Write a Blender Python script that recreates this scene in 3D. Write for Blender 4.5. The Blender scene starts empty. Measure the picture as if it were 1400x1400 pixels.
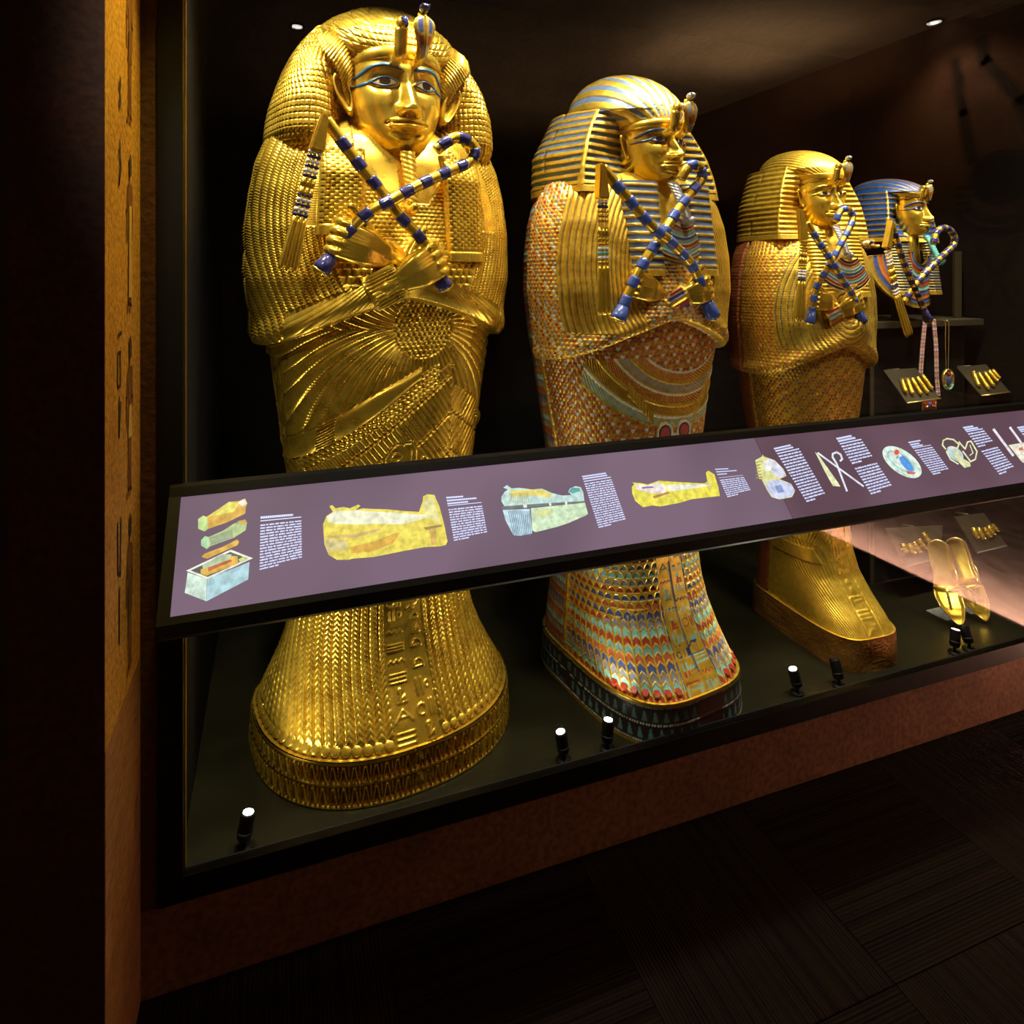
import bpy, bmesh, math, random
import numpy as np
from mathutils import Vector, Matrix
random.seed(7); rng = np.random.default_rng(7)
SC = bpy.context.scene; COL = SC.collection
# ------------------------------------------------------------------ camera, world, lights, exposure
YAW = math.atan(321/896); SN, CS = math.sin(YAW), math.cos(YAW); CAMH = 1.5; FPX = 896.0; HZ = 375.0
cam = bpy.data.objects.new('camera', bpy.data.cameras.new('camera')); COL.objects.link(cam)
cam.location = (0, 0, CAMH); cam.rotation_euler = (math.pi/2, 0, -YAW)
cam.data.sensor_width = 36; cam.data.lens = 36*FPX/1400; cam.data.clip_start = .02
cam.data.shift_y = -(700-HZ)/1400
SC.camera = cam
SC.view_settings.view_transform = 'Standard'; SC.view_settings.look = 'None'
SC.view_settings.gamma = 1; SC.view_settings.use_curve_mapping = False; SC.view_settings.exposure = 0.0
W = bpy.data.worlds.new('world'); SC.world = W; W.use_nodes = True
W.node_tree.nodes['Background'].inputs[0].default_value = (.9, .7, .5, 1)
W.node_tree.nodes['Background'].inputs[1].default_value = 0.002

def spot(loc, to, power, angle=50, blend=.5, size=.03, col=(1, .86, .62)):
    L = bpy.data.lights.new('spot', 'SPOT'); L.energy = power; L.color = col
    L.spot_size = math.radians(angle); L.spot_blend = blend; L.shadow_soft_size = size
    o = bpy.data.objects.new('spot_light', L); COL.objects.link(o); o.location = loc
    o.rotation_euler = (Vector(to)-Vector(loc)).to_track_quat('-Z', 'Y').to_euler(); return o
def area(loc, to, power, sx, sy, col=(1, .86, .62), roll=0):
    L = bpy.data.lights.new('area', 'AREA'); L.energy = power; L.color = col
    L.shape = 'RECTANGLE'; L.size = sx; L.size_y = sy
    o = bpy.data.objects.new('area_light', L); COL.objects.link(o); o.location = loc
    o.rotation_euler = (Vector(to)-Vector(loc)).to_track_quat('-Z', 'Y').to_euler(); return o
# lamps under the roof of the case, near the glass: a left and a right one for each piece
CASE = {1: (.295, 1.98, 8), 2: (1.09, 1.93, 8.5), 3: (1.876, 1.98, -2), 4: (2.5, 2.13, 8)}
KEY = (1, .93, .74)
for (x, y, p), hh, e in ((CASE[1], 1.35, 1.0), (CASE[2], 1.3, .85), (CASE[3], 1.2, 1.05), (CASE[4], 1.45, .8)):
    spot((x-.42, 1.62, 2.62), (x-.02, y-.1, hh), 52*e, 62, .6, .045, KEY)
    spot((x+.42, 1.62, 2.62), (x+.02, y-.1, hh), 48*e, 62, .6, .045, KEY)
    spot((x, 1.58, 2.64), (x, y-.2, .6), 85*e, 50, .7, .05, KEY)
# track lamps under the ceiling of the room, shining in through the glass above the rail
for x, tx, z, e in ((-.35, .25, 1.1, 40), (.75, .40, 1.15, 26), (1.0, 1.05, 1.0, 38), (1.9, 1.85, 1.1, 44), (2.5, 2.45, 1.4, 18)):
    spot((x, .55, 2.60), (tx, 1.85, z), e, 34, .8, .05, KEY)
spot((-.13, 1.63, 2.55), (.22, 1.90, .80), 85, 44, .8, .03, KEY)
spot((.72, 1.63, 2.60), (.40, 1.90, .75), 45, 40, .8, .03, KEY)
spot((2.60, 1.63, 2.62), (2.52, 1.80, .45), 24, 30, .7, .03, KEY)  # added lamp inside the case, brightens the sandals and caps
# lamp in the room over the painted corner beside the case
spot((-.04, 1.34, 2.66), (-.290, 1.36, 1.30), 125, 36, .8, .03, (1, .72, .10))
# lit groove at the foot of the right hand wall of the room, ceiling lamps of the room, then two added panels for the ceiling
area((2.958, .62, .012), (3.0, .62, .03), 34, 1.75, .02, (1, .70, .55)).data.spread = math.radians(170)
spot((2.96-.2, .88, 2.66), (2.99, 1.0, 1.5), 26, 120, .9, .04, (1, .72, .45))
spot((1.9, .3, 2.66), (1.55, .7, 0), 3.2, 38, .35, .03, (1, .62, .22))
area((1.6, -.9, 2.0), (1.6, -.9, 2.7), 13, 2.6, 1.8, (1, .72, .5))  # added unseen panel, turned upwards to brighten the ceiling
area((2.3, .25, 2.42), (2.3, .25, 2.7), 14, .8, .8, (1, .74, .5))  # second added panel, a local glow on the ceiling by the downlight

# ------------------------------------------------------------------ helpers
def ray(px, py):
    r = (px-700)/FPX; return (SN+r*CS, CS-r*SN, (HZ-py)/FPX)
def at(px, py, Y):
    d = ray(px, py); t = Y/d[1]; return Vector((t*d[0], Y, CAMH+t*d[2]))
FLOOR = .2
def loc(k, px, py, yl):
    "a point of the upright plane y = yl in the frame of piece k"
    X0, Y0, p = CASE[k]; p = math.radians(p); d = ray(px, py); nx, ny = -math.sin(p), math.cos(p)
    t = (yl+X0*nx+Y0*ny)/(d[0]*nx+d[1]*ny); x, y = t*d[0]-X0, t*d[1]-Y0
    return Vector((x*math.cos(p)+y*math.sin(p), yl, CAMH+t*d[2]-FLOOR))
def wpt(k, p):
    X0, Y0, a = CASE[k]; a = math.radians(a); return Vector((X0+p[0]*math.cos(a)-p[1]*math.sin(a), Y0+p[0]*math.sin(a)+p[1]*math.cos(a), FLOOR+p[2]))
def tag(o, label=None, cat=None, group=None, kind=None):
    if label: o['label'] = label
    if cat: o['category'] = cat
    if group: o['group'] = group
    if kind: o['kind'] = kind
    return o
def empty(name, loc=(0, 0, 0), rz=0, label=None, cat=None, group=None, kind=None):
    o = bpy.data.objects.new(name, None); COL.objects.link(o); o.location = loc; o.rotation_euler[2] = rz
    o.empty_display_size = .1
    return tag(o, label, cat, group, kind)

# ---- materials
def nodes(name):
    m = bpy.data.materials.new(name); m.use_nodes = True; nt = m.node_tree
    return m, nt, nt.nodes['Principled BSDF']
def lk(nt, a, b): nt.links.new(a, b)
def mat(name, col, rough=.6, metal=0., bump=0., bscale=40., var=0., vscale=6., emit=None, estr=1., spec=.5, stretch=(1, 1, 1), coat=0):
    m, nt, b = nodes(name)
    b.inputs['Base Color'].default_value = (*col, 1); b.inputs['Roughness'].default_value = rough
    b.inputs['Metallic'].default_value = metal; b.inputs['Specular IOR Level'].default_value = spec
    b.inputs['Coat Weight'].default_value = coat
    if emit:
        b.inputs['Emission Color'].default_value = (*emit, 1); b.inputs['Emission Strength'].default_value = estr
    tc = nt.nodes.new('ShaderNodeTexCoord'); mp = nt.nodes.new('ShaderNodeMapping'); lk(nt, tc.outputs['Object'], mp.inputs[0])
    mp.inputs['Scale'].default_value = stretch
    if var:
        n = nt.nodes.new('ShaderNodeTexNoise'); n.inputs['Scale'].default_value = vscale; n.inputs['Detail'].default_value = 6
        n.inputs['Roughness'].default_value = .65
        lk(nt, mp.outputs[0], n.inputs['Vector'])
        r = nt.nodes.new('ShaderNodeValToRGB'); r.color_ramp.elements[0].position = .3; r.color_ramp.elements[1].position = .72
        r.color_ramp.elements[0].color = (*[c*(1-var) for c in col], 1); r.color_ramp.elements[1].color = (*[min(1, c*(1+var*.7)) for c in col], 1)
        lk(nt, n.outputs['Fac'], r.inputs[0]); lk(nt, r.outputs[0], b.inputs['Base Color'])
    if bump:
        n = nt.nodes.new('ShaderNodeTexNoise'); n.inputs['Scale'].default_value = bscale; n.inputs['Detail'].default_value = 4
        lk(nt, mp.outputs[0], n.inputs['Vector'])
        bp = nt.nodes.new('ShaderNodeBump'); bp.inputs['Strength'].default_value = bump; bp.inputs['Distance'].default_value = .004
        lk(nt, n.outputs['Fac'], bp.inputs['Height']); lk(nt, bp.outputs[0], b.inputs['Normal'])
    return m
GOLD = (.84, .56, .06); GOLDM = .78
def gilded(name, rough=.3, bump=.15, vs=30):
    "gold leaf with inlay: the vertex colour says which colour stands where, its alpha where it is metal"
    m, nt, b = nodes(name)
    a = nt.nodes.new('ShaderNodeAttribute'); a.attribute_name = 'Col'
    tc = nt.nodes.new('ShaderNodeTexCoord')
    n = nt.nodes.new('ShaderNodeTexNoise'); n.inputs['Scale'].default_value = vs; n.inputs['Detail'].default_value = 5
    lk(nt, tc.outputs['Object'], n.inputs['Vector'])
    mx = nt.nodes.new('ShaderNodeMix'); mx.data_type = 'RGBA'; mx.blend_type = 'MULTIPLY'; mx.inputs[0].default_value = .55
    rp = nt.nodes.new('ShaderNodeValToRGB'); rp.color_ramp.elements[0].position = .3; rp.color_ramp.elements[0].color = (.62, .5, .35, 1)
    rp.color_ramp.elements[1].position = .6; rp.color_ramp.elements[1].color = (1, 1, 1, 1)
    lk(nt, n.outputs['Fac'], rp.inputs[0]); lk(nt, a.outputs['Color'], mx.inputs[6]); lk(nt, rp.outputs[0], mx.inputs[7])
    lk(nt, mx.outputs[2], b.inputs['Base Color'])
    mm = nt.nodes.new('ShaderNodeMath'); mm.operation = 'MULTIPLY'; mm.inputs[1].default_value = GOLDM
    lk(nt, a.outputs['Alpha'], mm.inputs[0]); lk(nt, mm.outputs[0], b.inputs['Metallic'])
    rr = nt.nodes.new('ShaderNodeMapRange'); rr.inputs['To Min'].default_value = rough-.05; rr.inputs['To Max'].default_value = rough+.12
    lk(nt, n.outputs['Fac'], rr.inputs[0]); lk(nt, rr.outputs[0], b.inputs['Roughness'])
    n2 = nt.nodes.new('ShaderNodeTexNoise'); n2.inputs['Scale'].default_value = 140; lk(nt, tc.outputs['Object'], n2.inputs['Vector'])
    bp = nt.nodes.new('ShaderNodeBump'); bp.inputs['Strength'].default_value = bump; bp.inputs['Distance'].default_value = .002
    lk(nt, n2.outputs['Fac'], bp.inputs['Height']); lk(nt, bp.outputs[0], b.inputs['Normal'])
    return m
M = {}
M['gild'] = gilded('gilded_relief', .25, .05)
M['gild_fine'] = gilded('gilded_inlaid_relief', .36, .06, 60)
def goldmat(name, col, rough, bump=.12, bs=60, var=.22, vs=18):
    m = mat(name, col, rough, GOLDM, bump, bs, var, vs); return m
M['gold'] = goldmat('burnished_gold', (.84, .57, .06), .27, .1, 50, .2, 25)
M['face'] = goldmat('polished_gold_face', (.86, .58, .06), .25, .05, 35, .14, 22)
M['gold_dull'] = goldmat('dull_gold', (.62, .36, .05), .38)
M['gold_pale'] = goldmat('pale_gold', (.88, .62, .2), .22)
M['lapis'] = mat('lapis_blue_glass', (.035, .035, .13), .18, 0, 0, 40, .5, 60, coat=.4)
M['blue'] = mat('blue_enamel', (.05, .09, .34), .25, 0, 0, 40, .3, 50, coat=.3)
M['kohl'] = mat('blue_kohl_inlay', (.012, .075, .15), .35, 0, 0, 40, .3, 80)
M['kohl_dark'] = mat('dark_blue_kohl_inlay', (.02, .035, .13), .3, 0, 0, 40, .3, 80)
M['kohl_gold'] = mat('blackened_line_inlay', (.05, .035, .02), .4)
M['eye'] = mat('white_eye_stone', (.32, .21, .10), .15, coat=.5)
M['eye_white'] = mat('white_quartz_eye', (.8, .74, .66), .12, coat=.5)
M['iris'] = mat('black_obsidian_iris', (.02, .012, .008), .08, coat=.6)
M['iris_brown'] = mat('brown_obsidian_iris', (.012, .006, .003), .25, spec=.2)
M['red'] = mat('carnelian_red', (.4, .045, .02), .22, coat=.3, var=.3, vscale=50)
M['turq'] = mat('turquoise_glass', (.12, .5, .45), .3, coat=.2, var=.25, vscale=50)
M['silver'] = mat('grey_silver_inlay', (.42, .42, .42), .32, .6, .3, 80)
M['bead_white'] = mat('white_bead', (.75, .7, .62), .25, coat=.3)
M['black'] = mat('black_lacquered_metal', (.004, .004, .004), .55, spec=.2, bump=.05)
M['blackmat'] = mat('black_case_lining', (.006, .005, .003), .85, spec=.15, bump=.2, var=.4, vscale=9)
M['deck'] = mat('dark_olive_case_floor', (.010, .009, .003), .34, spec=.3, bump=.06, var=.3, vscale=7)
M['lens'] = mat('lit_lamp_lens', (1, 1, 1), .3, emit=(1, .93, .82), estr=14)
M['bracket'] = mat('dark_olive_bracket', (.045, .036, .016), .5, .2)
def clear_plastic():
    m = bpy.data.materials.new('clear_acrylic'); m.use_nodes = True; nt = m.node_tree; nt.nodes.clear()
    o = nt.nodes.new('ShaderNodeOutputMaterial'); t = nt.nodes.new('ShaderNodeBsdfTransparent'); g = nt.nodes.new('ShaderNodeBsdfPrincipled'); g.inputs['Base Color'].default_value = (.8, .8, .72, 1); g.inputs['Roughness'].default_value = .1
    x = nt.nodes.new('ShaderNodeMixShader'); x.inputs[0].default_value = .28; lk(nt, t.outputs[0], x.inputs[1]); lk(nt, g.outputs[0], x.inputs[2]); lk(nt, x.outputs[0], o.inputs[0]); return m
M['acrylic'] = clear_plastic()

def mesh_obj(name, V, F, m, parent=None, smooth=True, col=None, uniform=None, kind=None):
    """V (n,3) array; F (k,4) int array, or list of tuples"""
    me = bpy.data.meshes.new(name)
    if isinstance(F, np.ndarray):
        n, k = F.shape
        me.vertices.add(len(V)); me.vertices.foreach_set('co', np.asarray(V, np.float32).ravel())
        me.loops.add(n*k); me.loops.foreach_set('vertex_index', F.astype(np.int32).ravel())
        me.polygons.add(n); me.polygons.foreach_set('loop_start', np.arange(0, n*k, k, dtype=np.int32))
        me.polygons.foreach_set('loop_total', np.full(n, k, np.int32))
        me.update(calc_edges=True); me.validate()
    else:
        me.from_pydata([tuple(v) for v in V], [], F); me.update()
    if smooth: me.polygons.foreach_set('use_smooth', np.ones(len(me.polygons), bool))
    if col is not None:
        ca = me.color_attributes.new('Col', 'FLOAT_COLOR', 'POINT'); ca.data.foreach_set('color', np.asarray(col, np.float32).ravel())
    me.materials.append(m)
    o = bpy.data.objects.new(name, me); COL.objects.link(o)
    if parent is not None: o.parent = parent
    if kind: o['kind'] = kind
    return o
class Acc:
    "collects grids into one mesh"
    def __init__(s): s.V = []; s.F = []; s.C = []; s.n = 0
    def grid(s, P, H=None, col=None, flip=False, wrap=False):
        nv, nu = P.shape[:2]
        if H is not None:
            du = np.gradient(P, axis=1); dv = np.gradient(P, axis=0)
            if wrap: du = (np.roll(P, -1, 1)-np.roll(P, 1, 1))
            N = np.cross(du, dv); N /= (np.linalg.norm(N, axis=2, keepdims=True)+1e-12)
            if flip: N = -N
            P = P+N*H[..., None]
        idx = np.arange(nv*nu).reshape(nv, nu)+s.n
        if wrap: idx = np.concatenate([idx, idx[:, :1]], 1)
        a, b, c, d = idx[:-1, :-1], idx[:-1, 1:], idx[1:, 1:], idx[1:, :-1]
        F = np.stack([a, d, c, b] if flip else [a, b, c, d], -1).reshape(-1, 4)
        s.V.append(P.reshape(-1, 3)); s.F.append(F); s.n += nv*nu
        if col is None: col = np.broadcast_to(np.array([*GOLD, 1.]), (nv, nu, 4))
        s.C.append(col.reshape(-1, 4)); return s
    def build(s, name, m, parent=None, kind=None, smooth=True):
        return mesh_obj(name, np.concatenate(s.V), np.concatenate(s.F), m, parent, smooth, np.concatenate(s.C), kind=kind)
def bm_obj(name, bm, m, parent=None, smooth=False, kind=None):
    me = bpy.data.meshes.new(name); bm.normal_update(); bm.to_mesh(me); bm.free()
    if smooth: me.polygons.foreach_set('use_smooth', np.ones(len(me.polygons), bool))
    me.materials.append(m); o = bpy.data.objects.new(name, me); COL.objects.link(o)
    if parent is not None: o.parent = parent
    if kind: o['kind'] = kind
    return o
def bm_box(bm, lo, hi, mtx=None):
    vs = [bm.verts.new((x, y, z)) for x in (lo[0], hi[0]) for y in (lo[1], hi[1]) for z in (lo[2], hi[2])]
    if mtx is not None:
        for v in vs: v.co = mtx @ v.co
    for f in ((0, 1, 3, 2), (4, 6, 7, 5), (0, 4, 5, 1), (2, 3, 7, 6), (0, 2, 6, 4), (1, 5, 7, 3)): bm.faces.new([vs[i] for i in f])
    return vs
def box(name, lo, hi, m, parent=None, bevel=0., mtx=None, kind=None):
    bm = bmesh.new(); bm_box(bm, lo, hi, mtx)
    if bevel: bmesh.ops.bevel(bm, geom=bm.edges[:], offset=bevel, segments=2, affect='EDGES', profile=.5)
    bmesh.ops.recalc_face_normals(bm, faces=bm.faces[:])
    return bm_obj(name, bm, m, parent, kind=kind)
def frames(pts):
    P = [Vector(p) for p in pts]; T = []
    for i in range(len(P)):
        t = (P[min(i+1, len(P)-1)]-P[max(i-1, 0)]).normalized(); T.append(t)
    up = Vector((0, 1, 0)) if abs(T[0].y) < .9 else Vector((0, 0, 1))
    n = (up-T[0]*up.dot(T[0])).normalized(); out = []
    for i in range(len(P)):
        n = (n-T[i]*n.dot(T[i])).normalized(); out.append((P[i], n, T[i].cross(n)))
    return out
def bm_tube(bm, pts, r, seg=12, cap=True, flat=1.):
    fr = frames(pts); R = r if hasattr(r, '__len__') else [r]*len(fr); rings = []
    for (p, n, b), rr in zip(fr, R):
        rings.append([bm.verts.new(p+n*(rr*flat*math.cos(2*math.pi*k/seg))+b*(rr*math.sin(2*math.pi*k/seg))) for k in range(seg)])
    for a, c in zip(rings[:-1], rings[1:]):
        for k in range(seg): bm.faces.new((a[k], a[(k+1) % seg], c[(k+1) % seg], c[k]))
    if cap:
        bm.faces.new(rings[0]); bm.faces.new(list(reversed(rings[-1])))
    return rings
def tube(name, pts, r, m, parent=None, seg=12, flat=1., smooth=True):
    bm = bmesh.new(); bm_tube(bm, pts, r, seg, True, flat); bmesh.ops.recalc_face_normals(bm, faces=bm.faces[:])
    return bm_obj(name, bm, m, parent, smooth)
def bm_ball(bm, c, r, seg=10, rings=7, scale=(1, 1, 1), rot=None):
    g = bmesh.ops.create_uvsphere(bm, u_segments=seg, v_segments=rings, radius=1)
    for v in g['verts']:
        co = Vector((v.co.x*r*scale[0], v.co.y*r*scale[1], v.co.z*r*scale[2]))
        if rot is not None: co = rot @ co
        v.co = co+Vector(c)
def spline(pts, n):
    "Catmull-Rom through pts, n samples, evenly spaced"
    P = np.array([list(p) for p in pts], float); P = np.vstack([2*P[0]-P[1], P, 2*P[-1]-P[-2]]); out = []
    for i in range(1, len(P)-2):
        for t in np.linspace(0, 1, 24, endpoint=False):
            out.append(.5*((2*P[i])+(-P[i-1]+P[i+1])*t+(2*P[i-1]-5*P[i]+4*P[i+1]-P[i+2])*t*t+(-P[i-1]+3*P[i]-3*P[i+1]+P[i+2])*t**3))
    out.append(P[-2]); out = np.array(out); s = np.r_[0, np.cumsum(np.linalg.norm(np.diff(out, axis=0), axis=1))]
    q = np.linspace(0, s[-1], n); return np.stack([np.interp(q, s, out[:, k]) for k in range(out.shape[1])], 1)
def sst(a, b, x): t = np.clip((x-a)/(b-a), 0, 1); return t*t*(3-2*t)
def ip(x, xs, ys): return np.interp(x, xs, ys)
def smooth_ip(x, xs, ys):
    "monotone-ish smooth interpolation"
    xs = np.array(xs, float); ys = np.array(ys, float); xx = np.linspace(xs[0], xs[-1], 400); yy = np.interp(xx, xs, ys)
    k = 9; ker = np.hanning(k+2)[1:-1]; ker /= ker.sum(); yp = np.pad(yy, k//2, mode='edge')
    yp[:k//2] = 2*yy[0]-yy[1:k//2+1][::-1]; yp[-(k//2):] = 2*yy[-1]-yy[-k//2:-1][::-1][:k//2]
    return np.interp(x, xx, np.convolve(yp, ker, 'valid'))

# ------------------------------------------------------------------ relief patterns: arrays u (along the girth) and z, heights in metres
C = {'gold': (*GOLD, 1.), 'dgold': (.5, .26, .03, .9), 'red': (.33, .045, .02, 0.), 'rust': (.42, .11, .04, .1), 'turq': (.2, .5, .47, 0.), 'teal': (.16, .36, .33, 0.),
     'blue': (.055, .085, .24, 0.), 'grey': (.24, .26, .29, .2), 'dblue': (.02, .03, .09, 0.), 'sky': (.28, .46, .5, .0), 'pale': (.5, .55, .5, .1), 'black': (.012, .01, .008, 0.),
     'royal': (.015, .12, .42, 0.), 'orange': (.5, .14, .03, 0.), 'wgold': (.6, .4, .12, .8)}
def cv(n): return np.array(C[n], float)
def fr(x): return x-np.floor(x)
def groove(d, w): return -np.exp(-(d/w)**2)
def chevron(u, z, w, h, slope=.9, down=True):
    i = np.floor(u/w); a = np.abs(fr(u/w)-.5)*2
    s = fr((z+(1 if down else -1)*a*w*.5*slope)/h)
    H = .0016*np.sin(np.pi*s)**.6*(1-a**6) + .0014*(1-a*a) - .0022*np.exp(-((1-a)/.16)**2)
    return H, i, np.floor((z+a*w*.5*slope)/h), s, a
def scales(u, z, w, h):
    r = np.floor(z/h); b = fr(z/h); off = (r % 2)*.5; i = np.floor(u/w+off); a = (fr(u/w+off)-.5)*2
    q = np.sqrt(a*a+((1-b)*.9)**2); ins = q < .98
    H = np.where(ins, .0016*(1-q*q)+.0004, -.0008)
    return H, r, i, q, a, b
def bricks(u, z, w, h, sh=.5):
    c = np.floor(u/w); zz = z/h+(c % 2)*sh; a = np.abs(fr(u/w)-.5)*2; b = np.abs(fr(zz)-.5)*2
    return .0022*(1-np.maximum(a, b)**5)-.0004, c, np.floor(zz), a, b
def stripes(s, w, k=3.):
    a = np.abs(fr(s/w)-.5)*2; return .002*(1-a**k), np.floor(s/w), a
GL = None
def glyphs(a, z, H0=.034, seed=1, wid=.05):
    """raised picture writing in an upright strip; a in -1..1 across, z upwards"""
    r = np.random.default_rng(seed); zmin, zmax = float(z.min()), float(z.max()); out = np.zeros_like(z)
    zc = zmin; x = a*wid/2
    def seg(x0, y0, x1, y1, w=.0018):
        dx, dy = x1-x0, y1-y0; L = dx*dx+dy*dy+1e-12; t = np.clip(((x-x0)*dx+(z-y0)*dy)/L, 0, 1)
        return np.exp(-(((x-x0-t*dx)**2+(z-y0-t*dy)**2)/w**2))
    def ring(x0, y0, R, w=.0017): return np.exp(-((np.hypot(x-x0, z-y0)-R)/w)**2)
    while zc < zmax:
        h = H0*r.uniform(.6, 1.1); m = zc+h/2; q = wid*.37; k = r.integers(0, 9)
        if k == 0: out = np.maximum(out, seg(-q, m, q, m)); out = np.maximum(out, seg(-q, m+h*.25, q, m+h*.25)); out = np.maximum(out, seg(-q, m-h*.25, q, m-h*.25))
        elif k == 1:
            for j in range(6):
                out = np.maximum(out, seg(-q+j*q/3, m+(.003 if j % 2 else -.003), -q+(j+1)*q/3, m-(.003 if j % 2 else -.003)))
        elif k == 2: out = np.maximum(out, ring(-q*.5, m, h*.26)); out = np.maximum(out, seg(q*.5, m-h*.35, q*.5, m+h*.35)); out = np.maximum(out, seg(q*.85, m-h*.35, q*.85, m+h*.35))
        elif k == 3:
            for d in (((-q, m-h*.3), (-q, m+h*.3)), ((-q, m+h*.3), (q, m+h*.3)), ((q, m+h*.3), (q, m-h*.3)), ((-q*.3, m), (q, m))): out = np.maximum(out, seg(*d[0], *d[1]))
        elif k == 4:   # bird
            out = np.maximum(out, np.exp(-(((x+q*.1)/(q*.55))**2+((z-m)/(h*.2))**2)**2)); out = np.maximum(out, seg(q*.4, m, q*.65, m+h*.34, .0026)); out = np.maximum(out, seg(q*.65, m+h*.34, q*.95, m+h*.3))
            out = np.maximum(out, seg(-q*.1, m-h*.1, -q*.1, m-h*.42)); out = np.maximum(out, seg(q*.15, m-h*.1, q*.15, m-h*.42)); out = np.maximum(out, seg(-q*.5, m, -q, m-h*.3))
        elif k == 5: out = np.maximum(out, seg(-q*.6, m-h*.35, -q*.6, m+h*.35, .0026)); out = np.maximum(out, seg(0, m-h*.35, 0, m+h*.35, .0026)); out = np.maximum(out, ring(q*.65, m, q*.28))
        elif k == 6: out = np.maximum(out, ring(0, m-h*.1, h*.3)*(z > m-h*.15)); out = np.maximum(out, seg(-h*.32, m-h*.15, h*.32, m-h*.15))
        elif k == 7: out = np.maximum(out, seg(-q, m-h*.3, 0, m+h*.3)); out = np.maximum(out, seg(0, m+h*.3, q, m-h*.3)); out = np.maximum(out, seg(-q*.5, m-.002, q*.5, m-.002))
        else:          # seated person
            out = np.maximum(out, ring(0, m+h*.28, h*.1, .0028)); out = np.maximum(out, seg(0, m+h*.15, -q*.15, m-h*.25, .004)); out = np.maximum(out, seg(-q*.15, m-h*.25, q*.5, m-h*.05, .003)); out = np.maximum(out, seg(q*.5, m-h*.05, q*.5, m-h*.38, .0022)); out = np.maximum(out, seg(-q*.4, m-h*.38, q*.7, m-h*.38))
        zc += h*1.04
    return out

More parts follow.
